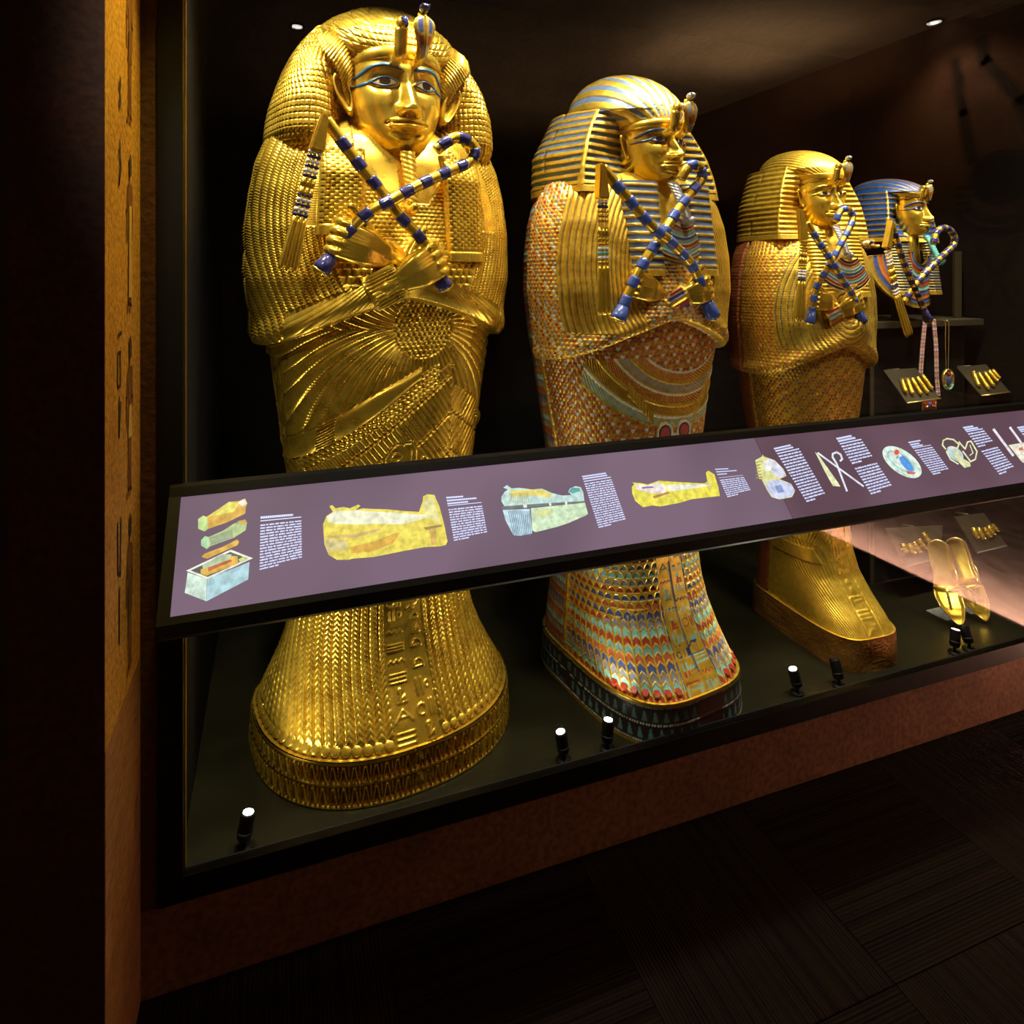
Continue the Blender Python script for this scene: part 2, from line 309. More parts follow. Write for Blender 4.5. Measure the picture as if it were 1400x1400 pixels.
# ------------------------------------------------------------------ the face
class Face:
    """a modelled face: a = half width, centre (0, y0), eye line z0"""
    def __init__(s, a, y0, z0, depth=1.12, wx=1.): s.a, s.y0, s.z0, s.b, s.wx = a, y0, z0, a*depth, wx
    def base(s, t, Z):
        S = smooth_ip(Z, [-1.75, -1.6, -1.5, -1.38, -1.2, -.9, -.5, 0, .5, .9], [.5, .47, .5, .56, .68, .83, .955, 1., .985, .93])
        Fw = smooth_ip(Z, [-1.75, -1.62, -1.52, -1.42, -1.25, -.9, -.4, 0, .5, .9], [.28, .40, .70, .90, .97, .985, .95, .92, .93, .86])
        n = 2.15
        x = S*np.sign(np.sin(t))*np.abs(np.sin(t))**(2/n); c = np.cos(t)
        y = -np.where(c > 0, Fw, .75)*np.sign(c)*np.abs(c)**(2/n)
        return x, y
    def feat(s, X, Z):
        g = lambda x0, z0, sx, sz, h: h*np.exp(-((X-x0)/sx)**2-((Z-z0)/sz)**2)
        ax = np.abs(X); g2 = lambda x0, z0, sx, sz, h: h*np.exp(-((ax-x0)/sx)**2-((Z-z0)/sz)**2)
        hn = ip(Z, [-1, -.79, -.74, -.66, -.56, -.3, 0, .2, .4, .6], [0, .0, .10, .34, .37, .25, .13, .07, .02, 0])
        wn = ip(Z, [-1, -.7, -.5, -.2, .1, .5], [.15, .15, .13, .10, .09, .2])
        d = hn*np.exp(-np.abs(X/wn)**2.2)
        d += g2(.17, -.62, .085, .10, .17) + g(0, -.76, .09, .06, .03) - g2(.085, -.745, .045, .03, .06) - g2(.29, -.6, .05, .12, .03)
        d += g2(.43, .0, .27, .17, -.12) + g2(.40, .30, .34, .09, .045)
        d += g(0, -1.0, .42, .3, .10)                                   # muzzle
        al = ax/.36; lip = np.clip(1-al*al, 0, 1)
        up = -.90+.008*np.cos(ax*14)+.035*al*al
        d += .12*lip**.6*np.exp(-((Z-(-.838-.01*al))/(.05*(.4+.6*lip)))**2)
        d += .16*lip**.7*np.exp(-((Z+.985-.03*al*al)/(.068*(.35+.65*lip)))**2)
        d -= .06*np.clip(1-(ax/.38)**2, 0, 1)**.4*np.exp(-((Z-up)/.016)**2)
        d -= g2(.385, -.9, .04, .04, .05)
        d -= g(0, -.79, .035, .05, .02)
        d -= g(0, -1.1, .25, .05, .055); d += g(0, -1.3, .25, .14, .07)
        d += g2(.52, -.38, .3, .3, .05)
        e = ((ax-.43)/.235)**2+((Z-.0+.02*np.sign(ax-.43)*(ax-.43)/.2)/.10)**2
        d += .10*np.clip(1-e*.8, 0, 1)**.5
        lidu = np.exp(-((Z-(.115-.42*(ax-.42)**2/.2))/.024)**2)*(np.abs(ax-.43) < .26)*.035
        d += lidu
        return d
    def pt(s, X, Z, off=0.):
        X = np.asarray(X, float); Z = np.asarray(Z, float)
        S = smooth_ip(Z, [-1.75, -1.6, -1.5, -1.38, -1.2, -.9, -.5, 0, .5, .9], [.5, .47, .5, .56, .68, .83, .955, 1., .985, .93])
        q = np.clip(np.abs(X)/S, 0, .9999); t = np.arcsin(q**(2.15/2))*np.sign(X); x, y = s.base(t, Z)
        y = y-s.feat(x, Z)-off/s.a
        return np.stack([x*s.a*s.wx, s.y0+y*s.b, s.z0+Z*s.a], -1)
    def build(s, parent, m, nu=170, nz=210):
        t = np.linspace(-2.0, 2.0, nu); Z = np.linspace(-1.75, .85, nz); T, ZZ = np.meshgrid(t, Z)
        x, y = s.base(T, ZZ); fm = np.clip(np.cos(T)*1.6+.25, 0, 1)
        y = y-s.feat(x, ZZ)*fm
        P = np.stack([x*s.a*s.wx, s.y0+y*s.b, s.z0+ZZ*s.a], -1)
        Acc().grid(P).build('face', m, parent)
    def ribbon(s, name, ctr, wid, m, parent, lift=.0015, n=40):
        "raised inlaid line on the face; ctr list of (X,Z), wid list of half widths in units of a"
        c = spline(ctr, n); w = np.interp(np.linspace(0, 1, n), np.linspace(0, 1, len(wid)), wid)
        tg = np.gradient(c, axis=0); nr = np.stack([-tg[:, 1], tg[:, 0]], 1); nr /= np.linalg.norm(nr, axis=1, keepdims=True)
        rows = []
        for k, hh in ((-1, -.001), (-.8, lift), (0, lift*1.6), (.8, lift), (1, -.001)):
            q = c+nr*(w*k)[:, None]; rows.append(s.pt(q[:, 0], q[:, 1], hh))
        Acc().grid(np.array(rows)).build(name, m, parent)
    def eyes(s, parent, white, iris, kohl, brow, brow_w=.045):
        for sg in (-1, 1):
            n, k = 26, 12; tt = np.linspace(-1, 1, n)
            xm = sg*.43+tt*.225
            upz = .095*(1-tt**2)**.75; loz = -.065*(1-tt**2)**.8; tilt = .02*tt*sg
            rows = []
            for q in np.linspace(0, 1, k):
                z = loz+(upz-loz)*q+tilt; rows.append(s.pt(xm, z, .0008))
            e = Acc().grid(np.array(rows)).build('eye', white, parent)
            ang = np.linspace(0, 2*np.pi, 22); R = np.linspace(0, .100, 7); rr, aa = np.meshgrid(R, ang)
            Xi = sg*.43+rr*np.cos(aa); Zi = .02+rr*np.sin(aa)
            q = (Xi-sg*.43)/.225; Zi = np.clip(Zi, -.065*(1-q**2)**.8, .093*(1-q**2)**.75)
            Acc().grid(s.pt(Xi, Zi, .0018)).build('iris', iris, e)
            f = lambda l: [(sg*x, z) for x, z in l]
            s.ribbon('kohl_line', f([(.19, -.03), (.26, .06), (.42, .115), (.58, .07), (.68, -.01), (.80, -.05), (.97, -.10)]), [.012, .02, .022, .026, .04, .04, .02], kohl, parent)
            s.ribbon('kohl_line', f([(.19, -.03), (.30, -.075), (.44, -.095), (.58, -.06), (.68, -.015)]), [.012, .02, .02, .02, .025], kohl, parent)
            s.ribbon('eyebrow', f([(.13, .27), (.3, .335), (.48, .36), (.66, .31), (.80, .2), (.93, .08)]), [.03, brow_w, brow_w, brow_w, brow_w*.9, .025], brow, parent)
def ear(k, parent, m, c, h, sg, out=.5, pierced=True):
    "ear shell: a curled leaf with rim, hollow and lobe"
    n, q = 30, 12; V = []
    ang = np.linspace(0, 2*np.pi, n, endpoint=False); rows = []
    for j, r in enumerate(np.linspace(0, 1, q)):
        wx = .25*h*(1+.25*np.sin(ang))*r; hz = .5*h*r
        x = wx*np.cos(ang); z = hz*np.sin(ang)
        lift = .11*h*(np.exp(-((r-.86)/.1)**2)*1.2-.8*np.exp(-(r/.45)**2)+.5*np.exp(-((r-.5)/.08)**2)*(np.cos(ang-2.5) > 0))
        if r > .97: lift = np.full(n, -.10*h)
        # local: x away from the face, y outwards
        dx = x*out+lift*(1-out)*1.2; dy = -x*(1-out)*1.0*0-lift
        X = c[0]+sg*(dx+.1*h+.32*z); Y = c[1]+dy-(x*.15)+0; Z = c[2]+z
        rows.append(np.stack([X, Y, Z], -1))
    Acc().grid(np.array(rows), wrap=True, flip=(sg < 0)).build('ear', m, parent)
def beard(parent, p0, p1, w0, w1, m, curl=True):
    p0, p1 = Vector(p0), Vector(p1); n = 60; nu = 20; A = (p1-p0)
    tt = np.linspace(0, 1, n); an = np.linspace(0, 2*np.pi, nu, endpoint=False); rows = []
    for t in tt:
        c = p0+A*t; c = Vector((c.x, c.y-.02*math.sin(t*1.5), c.z)); w = (w0+(w1-w0)*t)
        if t > .9: w *= math.sqrt(max(1-((t-.9)/.1)**2, .02))
        ridge = 1+.07*np.sin(t*70+an*3)
        rows.append(np.stack([c.x+w*np.cos(an)*ridge, c.y-w*.8*np.sin(an)*ridge, np.full(nu, c.z)], -1))
    Acc().grid(np.array(rows), wrap=True).build('beard', m, parent)
    if curl:
        e = p1; tube('beard_tip', [(e.x, e.y, e.z+.015), (e.x, e.y-.012, e.z-.004), (e.x, e.y-.03, e.z-.006), (e.x, e.y-.042, e.z+.006)], [w1*1.0, w1*1.05, w1*.9, w1*.5], M['gold'] if m == M['gild'] else m, parent)
def brow_emblems(parent, a, y, z, s, head_m, hood=('blue', 'red'), pale=False):
    "the cobra (with a flared inlaid hood) and the vulture head side by side over the brow"
    x0 = .16*a
    rear = [(x0, y+.01, z-.02*s), (x0, y-.03*s, z-.015*s), (x0, y-.05*s, z+.02*s), (x0, y-.045*s, z+.06*s), (x0, y-.05*s, z+.09*s)]
    body = tube('cobra', spline(rear, 16), [.012*s]*4+[.014*s]*8+[.011*s]*4, M['gold'], parent)
    # hood: shield with raised rim, keel and inlays
    n, k = 22, 13; tz = np.linspace(0, 1, n); wz = np.interp(tz, [0, .15, .5, .78, .92, 1], [.007, .011, .021, .027, .022, .010])*s
    aa = np.linspace(-1, 1, k); A, T = np.meshgrid(aa, tz); Wd = wz[:, None]
    P = np.stack([x0+A*Wd, y-.055*s-.012*s*(1-A*A)-.012*s*np.sin(T*2.5), z-.02*s+T*.098*s], -1)
    H = .0018*s*((np.abs(A) > .82)+(np.abs(A) < .16))
    col = np.broadcast_to(cv('gold'), (*A.shape, 4)).copy(); mid = (np.abs(A) > .18) & (np.abs(A) < .8)
    col[mid & (T > .55) & (T < .93)] = cv('grey' if pale else 'blue'); col[mid & (T > .27) & (T < .5)] = cv('red'); col[mid & (T < .24)] = cv('grey')
    Acc().grid(P, H, col).grid(P+np.array([0, .008*s, 0]), flip=True).build('cobra_hood', M['gild'], parent)
    bm = bmesh.new(); bm_ball(bm, (x0, y-.066*s, z+.098*s), .013*s, 12, 8, (1, 1.35, .85)); h = bm_obj('cobra_head', bm, head_m, parent, True)
    bm = bmesh.new()
    for sg in (-1, 1): bm_ball(bm, (x0+sg*.009*s, y-.078*s, z+.102*s), .003*s, 8, 6)
    bm_obj('cobra_eye', bm, M['iris'], h, True)
    xv = -.28*a
    nk = tube('vulture', spline([(xv, y+.01, z-.02*s), (xv, y-.03*s, z-.01*s), (xv, y-.04*s, z+.025*s), (xv, y-.045*s, z+.048*s)], 12), [.014*s]*4+[.0165*s]*8, M['gold'], parent)
    bm = bmesh.new(); bm_ball(bm, (xv, y-.05*s, z+.056*s), .018*s, 12, 8, (.85, 1.2, 1)); bm_obj('vulture_head', bm, M['gold'], parent, True)
    tube('vulture_beak', spline([(xv, y-.058*s, z+.062*s), (xv, y-.078*s, z+.058*s), (xv, y-.084*s, z+.036*s)], 8), [.008*s, .009*s, .008*s, .007*s, .006*s, .005*s, .004*s, .002*s], M['lapis'] if not pale else M['gold_pale'], parent)

# ------------------------------------------------------------------ hands holding a rod: one skin through voxel remeshing
def hand(parent, wrist, knuck, rod_dir, size, m, name='hand', yout=0.0, thumb_out=1.):
    wrist = Vector(wrist); knuck = Vector(knuck); e1 = (knuck-wrist).normalized()
    out = Vector((0, -1, 0)); e2 = Vector(rod_dir); e2 = (e2-e1*e2.dot(e1)*.8); e2.y = 0; e2.normalize(); s = size
    L = (knuck-wrist).length
    def P(a, b, c): return wrist+e1*a+e2*b+out*c
    bm = bmesh.new()
    def cap(pts, rs):
        pts = spline([tuple(p) for p in pts], 8*(len(pts)-1)+1); rr = np.interp(np.linspace(0, 1, len(pts)), np.linspace(0, 1, len(rs)), rs)
        rings = bm_tube(bm, pts, rr, 12)
        bm_ball(bm, pts[0], rr[0], 12, 8); bm_ball(bm, pts[-1], rr[-1], 12, 8)
    # palm: five metacarpal columns fanning from the wrist
    for b in (-.40, -.3, -.2, -.1, 0, .1, .2, .3, .38):
        cap([P(-.1*L, b*s*.42, .004), P(L*.45, b*s*.80, .010+.006*(1-abs(b)*2)), P(L, b*s, .002)], [s*.17, s*.165, s*.10])
    cap([P(-L*.55, 0, -.002), P(0, 0, .002), P(L*.3, 0, .004)], [s*.22, s*.22, s*.24])
    for i, b in enumerate((.38, .13, -.12, -.36)):
        r = s*(.135, .142, .135, .118)[i]; ln = (.95, 1.05, 1., .85)[i]
        cap([P(L*.97, b*s, .004), P(L+s*.16*ln, b*s, -.006-s*.02), P(L+s*.21*ln, b*s, -s*.22), P(L+s*.05, b*s, -s*.36), P(L-s*.16, b*s, -s*.38)], [r, r*1.02, r, r*.95, r*.85])
    cap([P(L*.30, s*.34, -.004), P(L*.62, s*.56, -s*.10), P(L*.88, s*.70, -s*.12), P(L*1.12, s*.84*thumb_out, -s*.06)], [s*.16, s*.15, s*.125, s*.10])
    o = bm_obj(name, bm, m, parent, True)
    rm = o.modifiers.new('r', 'REMESH'); rm.mode = 'VOXEL'; rm.voxel_size = s*.028; rm.use_smooth_shade = True
    sm = o.modifiers.new('s', 'SMOOTH'); sm.factor = .5; sm.iterations = 2
    # nails
    for i, (pt, dirn) in enumerate(((P(L*1.12, s*.88*thumb_out, -s*.0), e1),)):
        bm = bmesh.new(); bm_ball(bm, pt, s*.05, 8, 6, (1, .6, 1)); bm_obj('thumb_nail', bm, m, o, True)
    return o, P
def cuff(parent, p0, p1, r0, r1, mats, m, n=7, groovew=.5, flat=.6):
    "wrist band: tube split lengthways into ribs"
    p0, p1 = Vector(p0), Vector(p1); d = (p1-p0).normalized(); out = Vector((0, -1, 0)); side = d.cross(out).normalized(); out = side.cross(d).normalized()
    nu, nv = 216, 14; rows = []; an = np.linspace(0, 2*np.pi, nu, endpoint=False); cols = []
    for t in np.linspace(0, 1, nv):
        c = p0.lerp(p1, t); r = r0+(r1-r0)*t; endb = (t < .12 or t > .88)
        rr = r*(1+(.075*np.cos(an*n*2) if not endb else .06+0*an))
        rows.append(np.array([list(c+side*(rr[i]*math.cos(an[i]))+out*(rr[i]*flat*math.sin(an[i]))) for i in range(nu)]))
        cc = np.broadcast_to(cv('gold'), (nu, 4)).copy()
        if mats and not endb:
            kk = np.floor(an/(2*np.pi)*n*2).astype(int)
            for q, mn in enumerate(mats): cc[(kk % len(mats)) == q] = cv(mn)
        cols.append(cc)
    Acc().grid(np.array(rows), None, np.array(cols), wrap=True).build('wrist_band', m, parent)

# ------------------------------------------------------------------ crook and flail (held things: each a thing of its own)
def banded_rod(path, r, parent, m_gold, m_blue, name, seg_len, first=.5, end_cap=True, n=120):
    P = spline(path, n); tube(name, P, r, m_gold, parent, 14)
    s = np.r_[0, np.cumsum(np.linalg.norm(np.diff(P, axis=0), axis=1))]; L = s[-1]; a = seg_len*first
    while a < L-seg_len*.4:
        b = min(a+seg_len*.55, L-.002); q = np.linspace(a, b, 6)
        pts = np.stack([np.interp(q, s, P[:, k]) for k in range(3)], 1)
        tube('blue_band', pts, r*1.06, m_blue, parent, 14); a += seg_len
    return P
def crook(k, root, path_px, yls, r, seg_len, label, blue, group=None, pommel=True):
    pts = [loc(k, x, y, yl) for (x, y), yl in zip(path_px, yls)]
    t = empty('crook', wpt(k, pts[0]), math.radians(CASE[k][2]), label, 'crook', group); o = pts[0]
    P = banded_rod([p-o for p in pts], r, t, M['gold'], blue, 'shaft', seg_len)
    if pommel:
        d = (pts[0]-pts[1]).normalized(); tube('pommel', [d*-.03, d*0, d*.012], [r*1.12, r*1.5, r*1.6], blue, t)
        tube('end_cap', [d*.012, d*.017, d*.020], [r*1.6, r*1.5, r*.6], M['gold'], t)
    return t
def flail(k, root, handle_px, bar_px, beads_px, pend_px, yls, r, seg_len, label, blue, spread, bead_cols, group=None):
    h = [loc(k, x, y, yl) for (x, y), yl in zip(handle_px, yls)]; o = h[-1]
    t = empty('flail', wpt(k, o), math.radians(CASE[k][2]), label, 'flail', group)
    banded_rod([p-o for p in h], r, t, M['gold'], blue, 'handle', seg_len, .9)
    d = (h[-1]-h[-2]).normalized(); tube('pommel', [d*-.045, d*0, d*.01], [r*1.1, r*1.5, r*1.6], blue, t)
    tube('end_cap', [d*.01, d*.015, d*.018], [r*1.6, r*1.5, r*.6], M['gold'], t)
    yl = yls[0]-.004; A, B = [loc(k, *p, yl)-o for p in bar_px]; 
    # bar from the handle's tip down to the strands, a wedge shaped plate
    dv = (B-A).normalized(); sd = dv.cross(Vector((0, 1, 0))).normalized(); bm = bmesh.new()
    w = spread*1.08; q = [A-sd*w*.55-dv*.008, A+sd*w*.45, B+sd*w, B-sd*w]
    f = [bm.verts.new(p+Vector((0, -r, 0))) for p in q]; g = [bm.verts.new(p+Vector((0, r, 0))) for p in q]
    bm.faces.new(f); bm.faces.new(list(reversed(g)))
    for i in range(4): bm.faces.new((f[i], g[i], g[(i+1) % 4], f[(i+1) % 4]))
    bmesh.ops.recalc_face_normals(bm, faces=bm.faces[:]); bmesh.ops.bevel(bm, geom=bm.edges[:], offset=r*.25, segments=2, affect='EDGES')
    bm_obj('swing_bar', bm, M['gold'], t)
    b0, b1 = [loc(k, *p, yl)-o for p in beads_px]; p1 = loc(k, *pend_px, yl)-o; rb = spread*.36; fan = 1.25
    for j in (-1, 0, 1):
        sdv = (b1-b0).normalized().cross(Vector((0, 1, 0))).normalized()
        s0 = b0+sdv*(spread*.62*j); s1 = b1+sdv*(spread*.72*j); s2 = p1+sdv*(spread*.95*j)
        st = tube('strand', [s0, s1], rb*.55, M['gold_dull'], t, 8)
        n = 14; L = (s1-s0).length
        for i in range(n):
            c = s0.lerp(s1, (i+.5)/n); kind = bead_cols[min(int((i/n)*len(bead_cols)), len(bead_cols)-1)]
            if kind == 'bar':
                if i % 2 == 0: tube('tube_bead', [s0.lerp(s1, i/n), s0.lerp(s1, (i+1.9)/n)], rb*1.0, M['gold'], st, 10)
                continue
            mm = M[('bead_white', kind)[i % 2]] if kind != 'gold' else M['gold']
            bm = bmesh.new(); bm_ball(bm, c, rb*1.15, 8, 6, (1, 1, .8)); bm_obj('bead', bm, mm, st, True)
        tube('pendant', [s1, s1.lerp(s2, .1), s1.lerp(s2, .9), s2], [rb*.85, rb*1.05, rb*1.35, rb*1.0], M['gold'], t, 12)
    return t

# ------------------------------------------------------------------ coffins
def body_rings(prof, zs, taus, n):
    """prof: z -> (w, front, back); rings round the body, U = signed girth"""
    w, f, b = [smooth_ip(zs, prof[0], prof[i])[:, None] for i in (1, 2, 3)]
    nn = smooth_ip(zs, prof[0], prof[4])[:, None]
    s, c = np.sin(taus)[None, :], np.cos(taus)[None, :]
    x = w*np.sign(s)*np.abs(s)**(2/nn); y = -np.where(c > 0, f, b)*np.sign(c)*np.abs(c)**(2/nn)
    P = np.stack([x, y, np.broadcast_to(zs[:, None], x.shape)], -1)
    d = np.hypot(np.diff(x, axis=1), np.diff(y, axis=1)); U = np.concatenate([np.zeros((len(zs), 1)), np.cumsum(d, 1)], 1)
    mid = np.argmin(np.abs(taus)); U = U-U[:, mid:mid+1]
    return P, U, P[..., 0], np.broadcast_to(zs[:, None], x.shape)
def taus_for(n_front, n_back, lim=2.0):
    a = np.linspace(-lim, lim, n_front) if lim < 2.3 else np.concatenate([np.linspace(-lim, -1.8, 70)[:-1], np.linspace(-1.8, 1.8, n_front-138), np.linspace(1.8, lim, 70)[1:]]); b = np.linspace(lim, 2*np.pi-lim, n_back+2)[1:-1]; return np.concatenate([a, b])
def fix_wrap(P, U, X, Z, nf): return P, U, X, Z
def pedestal(parent, prof_w, prof_f, prof_b, n, h, style, m, nu=420, nv=44):
    """the base block under the feet: its side carries the frieze"""
    ta = taus_for(nu, 60); zs = np.linspace(0, h, nv)
    w = np.full(nv, prof_w); f = np.full(nv, prof_f); b = np.full(nv, prof_b)
    s, c = np.sin(ta)[None], np.cos(ta)[None]; k = (1-.02*(zs/h))[:, None]
    x = w[:, None]*k*np.sign(s)*np.abs(s)**(2/n); y = -np.where(c > 0, f[:, None], b[:, None])*k*np.sign(c)*np.abs(c)**(2/n)
    P = np.stack([x, y, np.broadcast_to(zs[:, None], x.shape)], -1)
    d = np.hypot(np.diff(x, axis=1), np.diff(y, axis=1)); U = np.concatenate([np.zeros((nv, 1)), np.cumsum(d, 1)], 1); U -= U[:, nu//2:nu//2+1]
    Z = np.broadcast_to(zs[:, None], x.shape); q = Z/h; col = np.broadcast_to(cv('gold'), (*x.shape, 4)).copy(); H = np.zeros_like(x)
    if style == 'gold':
        for lo, hi in ((.08, .46), (.56, .90)):
            r = (q-lo)/(hi-lo); ins = (r > 0) & (r < 1); a = (fr(U/.026)-.5)*2; a2 = (fr(U/.026+.5)-.5)*2
            lot = np.exp(-((np.abs(a)-.62*(1-.8*r))/.22)**2)+np.exp(-(a2/.18)**2)*(r > .35)
            H = np.where(ins, -.010+.016*np.clip(lot, 0, 1.1), H)
        H = H+.003*np.exp(-((q-.51)/.025)**2)+.003*np.exp(-((q-.03)/.03)**2)+.004*sst(.9, .95, q)
    elif style == 'inlay':
        a = (fr(U/.03)-.5)*2; r1 = (q-.12)/.33; r2 = (q-.52)/.33
        base = (np.abs(q-.5) < .42); col[base] = (.03, .022, .02, .1)
        for r, off, cn in ((r1, 0, 'teal'), (r2, .5, 'dblue')):
            aa = (fr(U/.03+off)-.5)*2; tri = (r > .15) & (r < .9) & (np.abs(aa) < .55*(1-r)+.08); col[tri] = cv('turq' if cn == 'teal' else 'teal')*np.array([.45, .45, .45, 1])
        dots = ((fr(U/.008) < .6) & ((np.abs(q-.5) < .025) | (np.abs(q-.1) < .025) | (np.abs(q-.9) < .025))); col[dots] = (.45, .5, .45, 0)
        H = .0012*dots+.003*sst(.93, .96, q)
        mid = (np.abs(U) < .045) & base; col[mid] = (.06, .015, .01, 0)
    else:
        H = .0015*np.sin(U*38)*np.sin(Z*50)+.0005*rng.standard_normal(x.shape); col[:] = (.34, .16, .03, .7)
    A = Acc().grid(P, H, col)
    top = P[-1]; rows = np.stack([top*np.array([k2, k2, 1]) for k2 in (1., .5, .0)], 0); A.grid(rows, None, None, flip=False)
    return A.build('pedestal', m, parent)
def hexagon_row(parent, P, U, zi, us, r, mats, name, m_rim=None):
    pass

def arm_edge(x, z1, drop, xw):  # lower outline of the folded arms
    return z1-drop*(np.abs(x)/xw)**1.35

# ---- coffin 1: all gold
def coffin_one():
    k = 1; X0, Y0, p = CASE[k]
    t = empty('coffin', (X0, Y0, FLOOR), math.radians(p), 'largest coffin, all gilded with a tall bulging curled wig, leftmost in the glass case', 'coffin', 'upright gilded coffins')
    hp = .106
    zk = [hp, .16, .22, .28, .34, .40, .46, .60, .76, .925, 1.05, 1.115, 1.17, 1.29, 1.42, 1.52, 1.60, 1.66, 1.70, 1.72]
    wk = [.375, .345, .312, .288, .272, .263, .259, .267, .288, .312, .332, .342, .362, .383, .381, .368, .350, .325, .27, .20]
    fk = [.395, .350, .285, .243, .218, .205, .198, .196, .200, .206, .212, .216, .226, .240, .236, .222, .20, .17, .13, .10]
    bk = [.22]*20; nk = [2.35, 2.3, 2.25, 2.2, 2.2, 2.2, 2.2, 2.2, 2.25, 2.3, 2.35, 2.35, 2.4, 2.4, 2.4, 2.4, 2.4, 2.4, 2.3, 2.2]
    wk = [v*.94 for v in wk]; fk = [(.2+(v-.2)*.74 if i < 7 and v > .2 else v) for i, v in enumerate(fk)]; zs = np.linspace(hp, 1.72, 800); ta = taus_for(640, 40)
    P, U, X, Z = body_rings((zk, wk, fk, bk, nk), zs, ta, 0); nf = 640
    front = np.abs(U) < 1e9
    ze = arm_edge(X, 1.235, .125, .33); up = sst(-.006, .008, Z-ze)
    col = np.broadcast_to(cv('gold'), (*X.shape, 4)).copy()
    wid = np.interp(Z, zk, wk)
    # lower part: herring-bone columns between the foot and the wings, columns widen with the foot
    ncol = 30; girth = np.abs(U).max(axis=1, keepdims=True); gw = np.minimum(np.interp(Z, [hp, .3, .5, 1.0], [.0265, .0245, .0215, .0220]), 1)
    Uc = U/gw; off = 1.75*np.sign(U)*0
    Hc, ic, rc, sc_, ac = chevron(Uc*.03, Z, .03, .0125, .9); Hc = Hc*2.1
    half = 2.35  # inscription strips take the middle columns
    strip = np.abs(Uc) < half; Hs = np.zeros_like(X)
    for sg, sd in ((-1, 5), (1, 9)):
        a = (Uc-sg*half/2)/(half/2); msk = np.abs(a) < 1
        G = glyphs(np.where(msk, a, 5), Z, .042, sd, .055); Hs = np.where(msk, .0032*G-.0025*np.exp(-((1-np.abs(a))/.07)**2), Hs)
    Hc = Hc*sst(hp+.018, hp+.034, Z); H = np.where(strip, Hs, Hc)
    # zone of wings
    cx, cz = .05, 1.155
    dx, dz = X-cx, Z-cz; R = np.hypot(dx*1.0, dz); th = np.degrees(np.arctan2(-dz, dx))  # 0 right, 90 down, 180 left
    wz = sst(.84, .86, Z-.10*np.cos(X*9))   # lower limit of wings
    thc = th+np.where(th > 90, 1, -1)*R*95; fan, fi, fa = stripes(thc, 6.5, 4)
    barb = .0007*np.sin((R+fa*.008)/.0075*2*np.pi)
    fan = fan*1.5+barb*.22
    # tiers of straight feathers under the bare forearm: slanting rows
    A1 = (X*.80+Z*.60); B1 = (X*-.60+Z*.80)   # rotated axes (rising to the right)
    f2, _, a2 = stripes(A1+.0, .0145, 5); row = fr((B1-.02)/.088); f2 = f2*1.5+.00022*np.sin((B1+a2*.006)/.005*2*np.pi)-.0028*np.exp(-((row-.03)/.045)**2)
    f3, _, a3 = stripes(X*.80-Z*.60, .0145, 5); row3 = fr((X*.60+Z*.80-.02)/.088); f3 = f3*1.5-.0028*np.exp(-((row3-.03)/.045)**2)+.00022*np.sin((X*.6+Z*.8+a3*.006)/.005*2*np.pi)
    lim = (Z-.74-.22*np.clip(.06-X, 0, 1)*0)
    left = B1 < .765+.0*X
    hub = scales(X, Z, .015, .013)[0]; Hw = np.where(R < .085, hub, fan)
    lowl = (Z < .965+.62*X) & (Z < 1.06); lowr = (Z < 1.03-.70*(X-.10)) & (X > .09) & (Z < .985)
    Hw = np.where(lowl & (X < .14), f2, Hw); Hw = np.where(lowr & (X >= .14), f3, Hw)
    # beaded sleeve of small scales beneath the forearm
    sc1, *_ = scales(A1, B1, .014, .012); dB = Z-(.965+.62*X); Hw = np.where((dB > -.035) & (dB < .03) & (X > -.25) & (X < .10), sc1+.0015, Hw)
    # bare forearm bar with bracelet, and the far arm
    db = Z-(1.0+.62*X); bar = (X > -.29) & (X < .045); wb = .032*(1-.45*sst(-.1, .04, X)); inb = (np.abs(db) < wb) & bar
    Hw = np.where(inb, .0045*np.sqrt(np.clip(1-(db/wb)**2, 0, 1))+.002, Hw)
    brc = inb & (X > -.215) & (X < -.175); Hw = np.where(brc, Hw+.0015*np.sin((db)/.0075*2*np.pi), Hw)
    db2 = Z-(1.0-.66*(X-.06)); in2 = (np.abs(db2) < .026) & (X > .24); Hw = np.where(in2, .0045*np.sqrt(np.clip(1-(db2/.026)**2, 0, 1))+.002, Hw)
    # edge of wing tiers (a thin raised rim in an inverted V) and the oval seal
    topz = .80-.30*np.abs(X-.01)**1.0
    wing = sst(-.004, .004, Z-(.70+.55*(-np.abs(X-.0))+.13))
    Hw = Hw*2.5; Hmix = np.where(Z > .83-.55*np.abs(X), Hw, H); rim = np.exp(-((Z-(.83-.55*np.abs(X)))/.004)**2)*.003*(Z > .60)
    Hmix = np.where(Z < .6, H, Hmix)+rim
    seal = np.maximum(np.abs(X-.0)/.055, np.abs(Z-.775)/.07); oct_ = np.maximum(seal, (np.abs(X)/.055+np.abs(Z-.775)/.07)*.68); ins = oct_ < 1
    Hmix = np.where(ins, .002+.003*np.exp(-((oct_-.93)/.05)**2)+.003*glyphs(np.where(ins, X/.055, 5), Z, .05, 3, .08), Hmix)
    # side field of the left flank: coiled snake crest and staff
    fl = (U < -.30) & (Z < 1.08) & (Z > .60)
    ring = np.hypot((U+.375)*1.0, (Z-.87)*.62); Hf = .003*np.sin(ring/.0085*np.pi)*(ring < .075)*(Z < .885)+.003*(np.exp(-((U+.425)/.004)**2)+np.exp(-((U+.325)/.004)**2))*(Z > .72)
    Hf = Hf+.002*glyphs(np.where(fl, (U+.38)/.06, 5), Z, .07, 11, .09)*(Z > .9)
    Hmix = np.where(fl & (U < -.335), Hf, Hmix)
    # upper part
    wf = np.abs(X) > .0
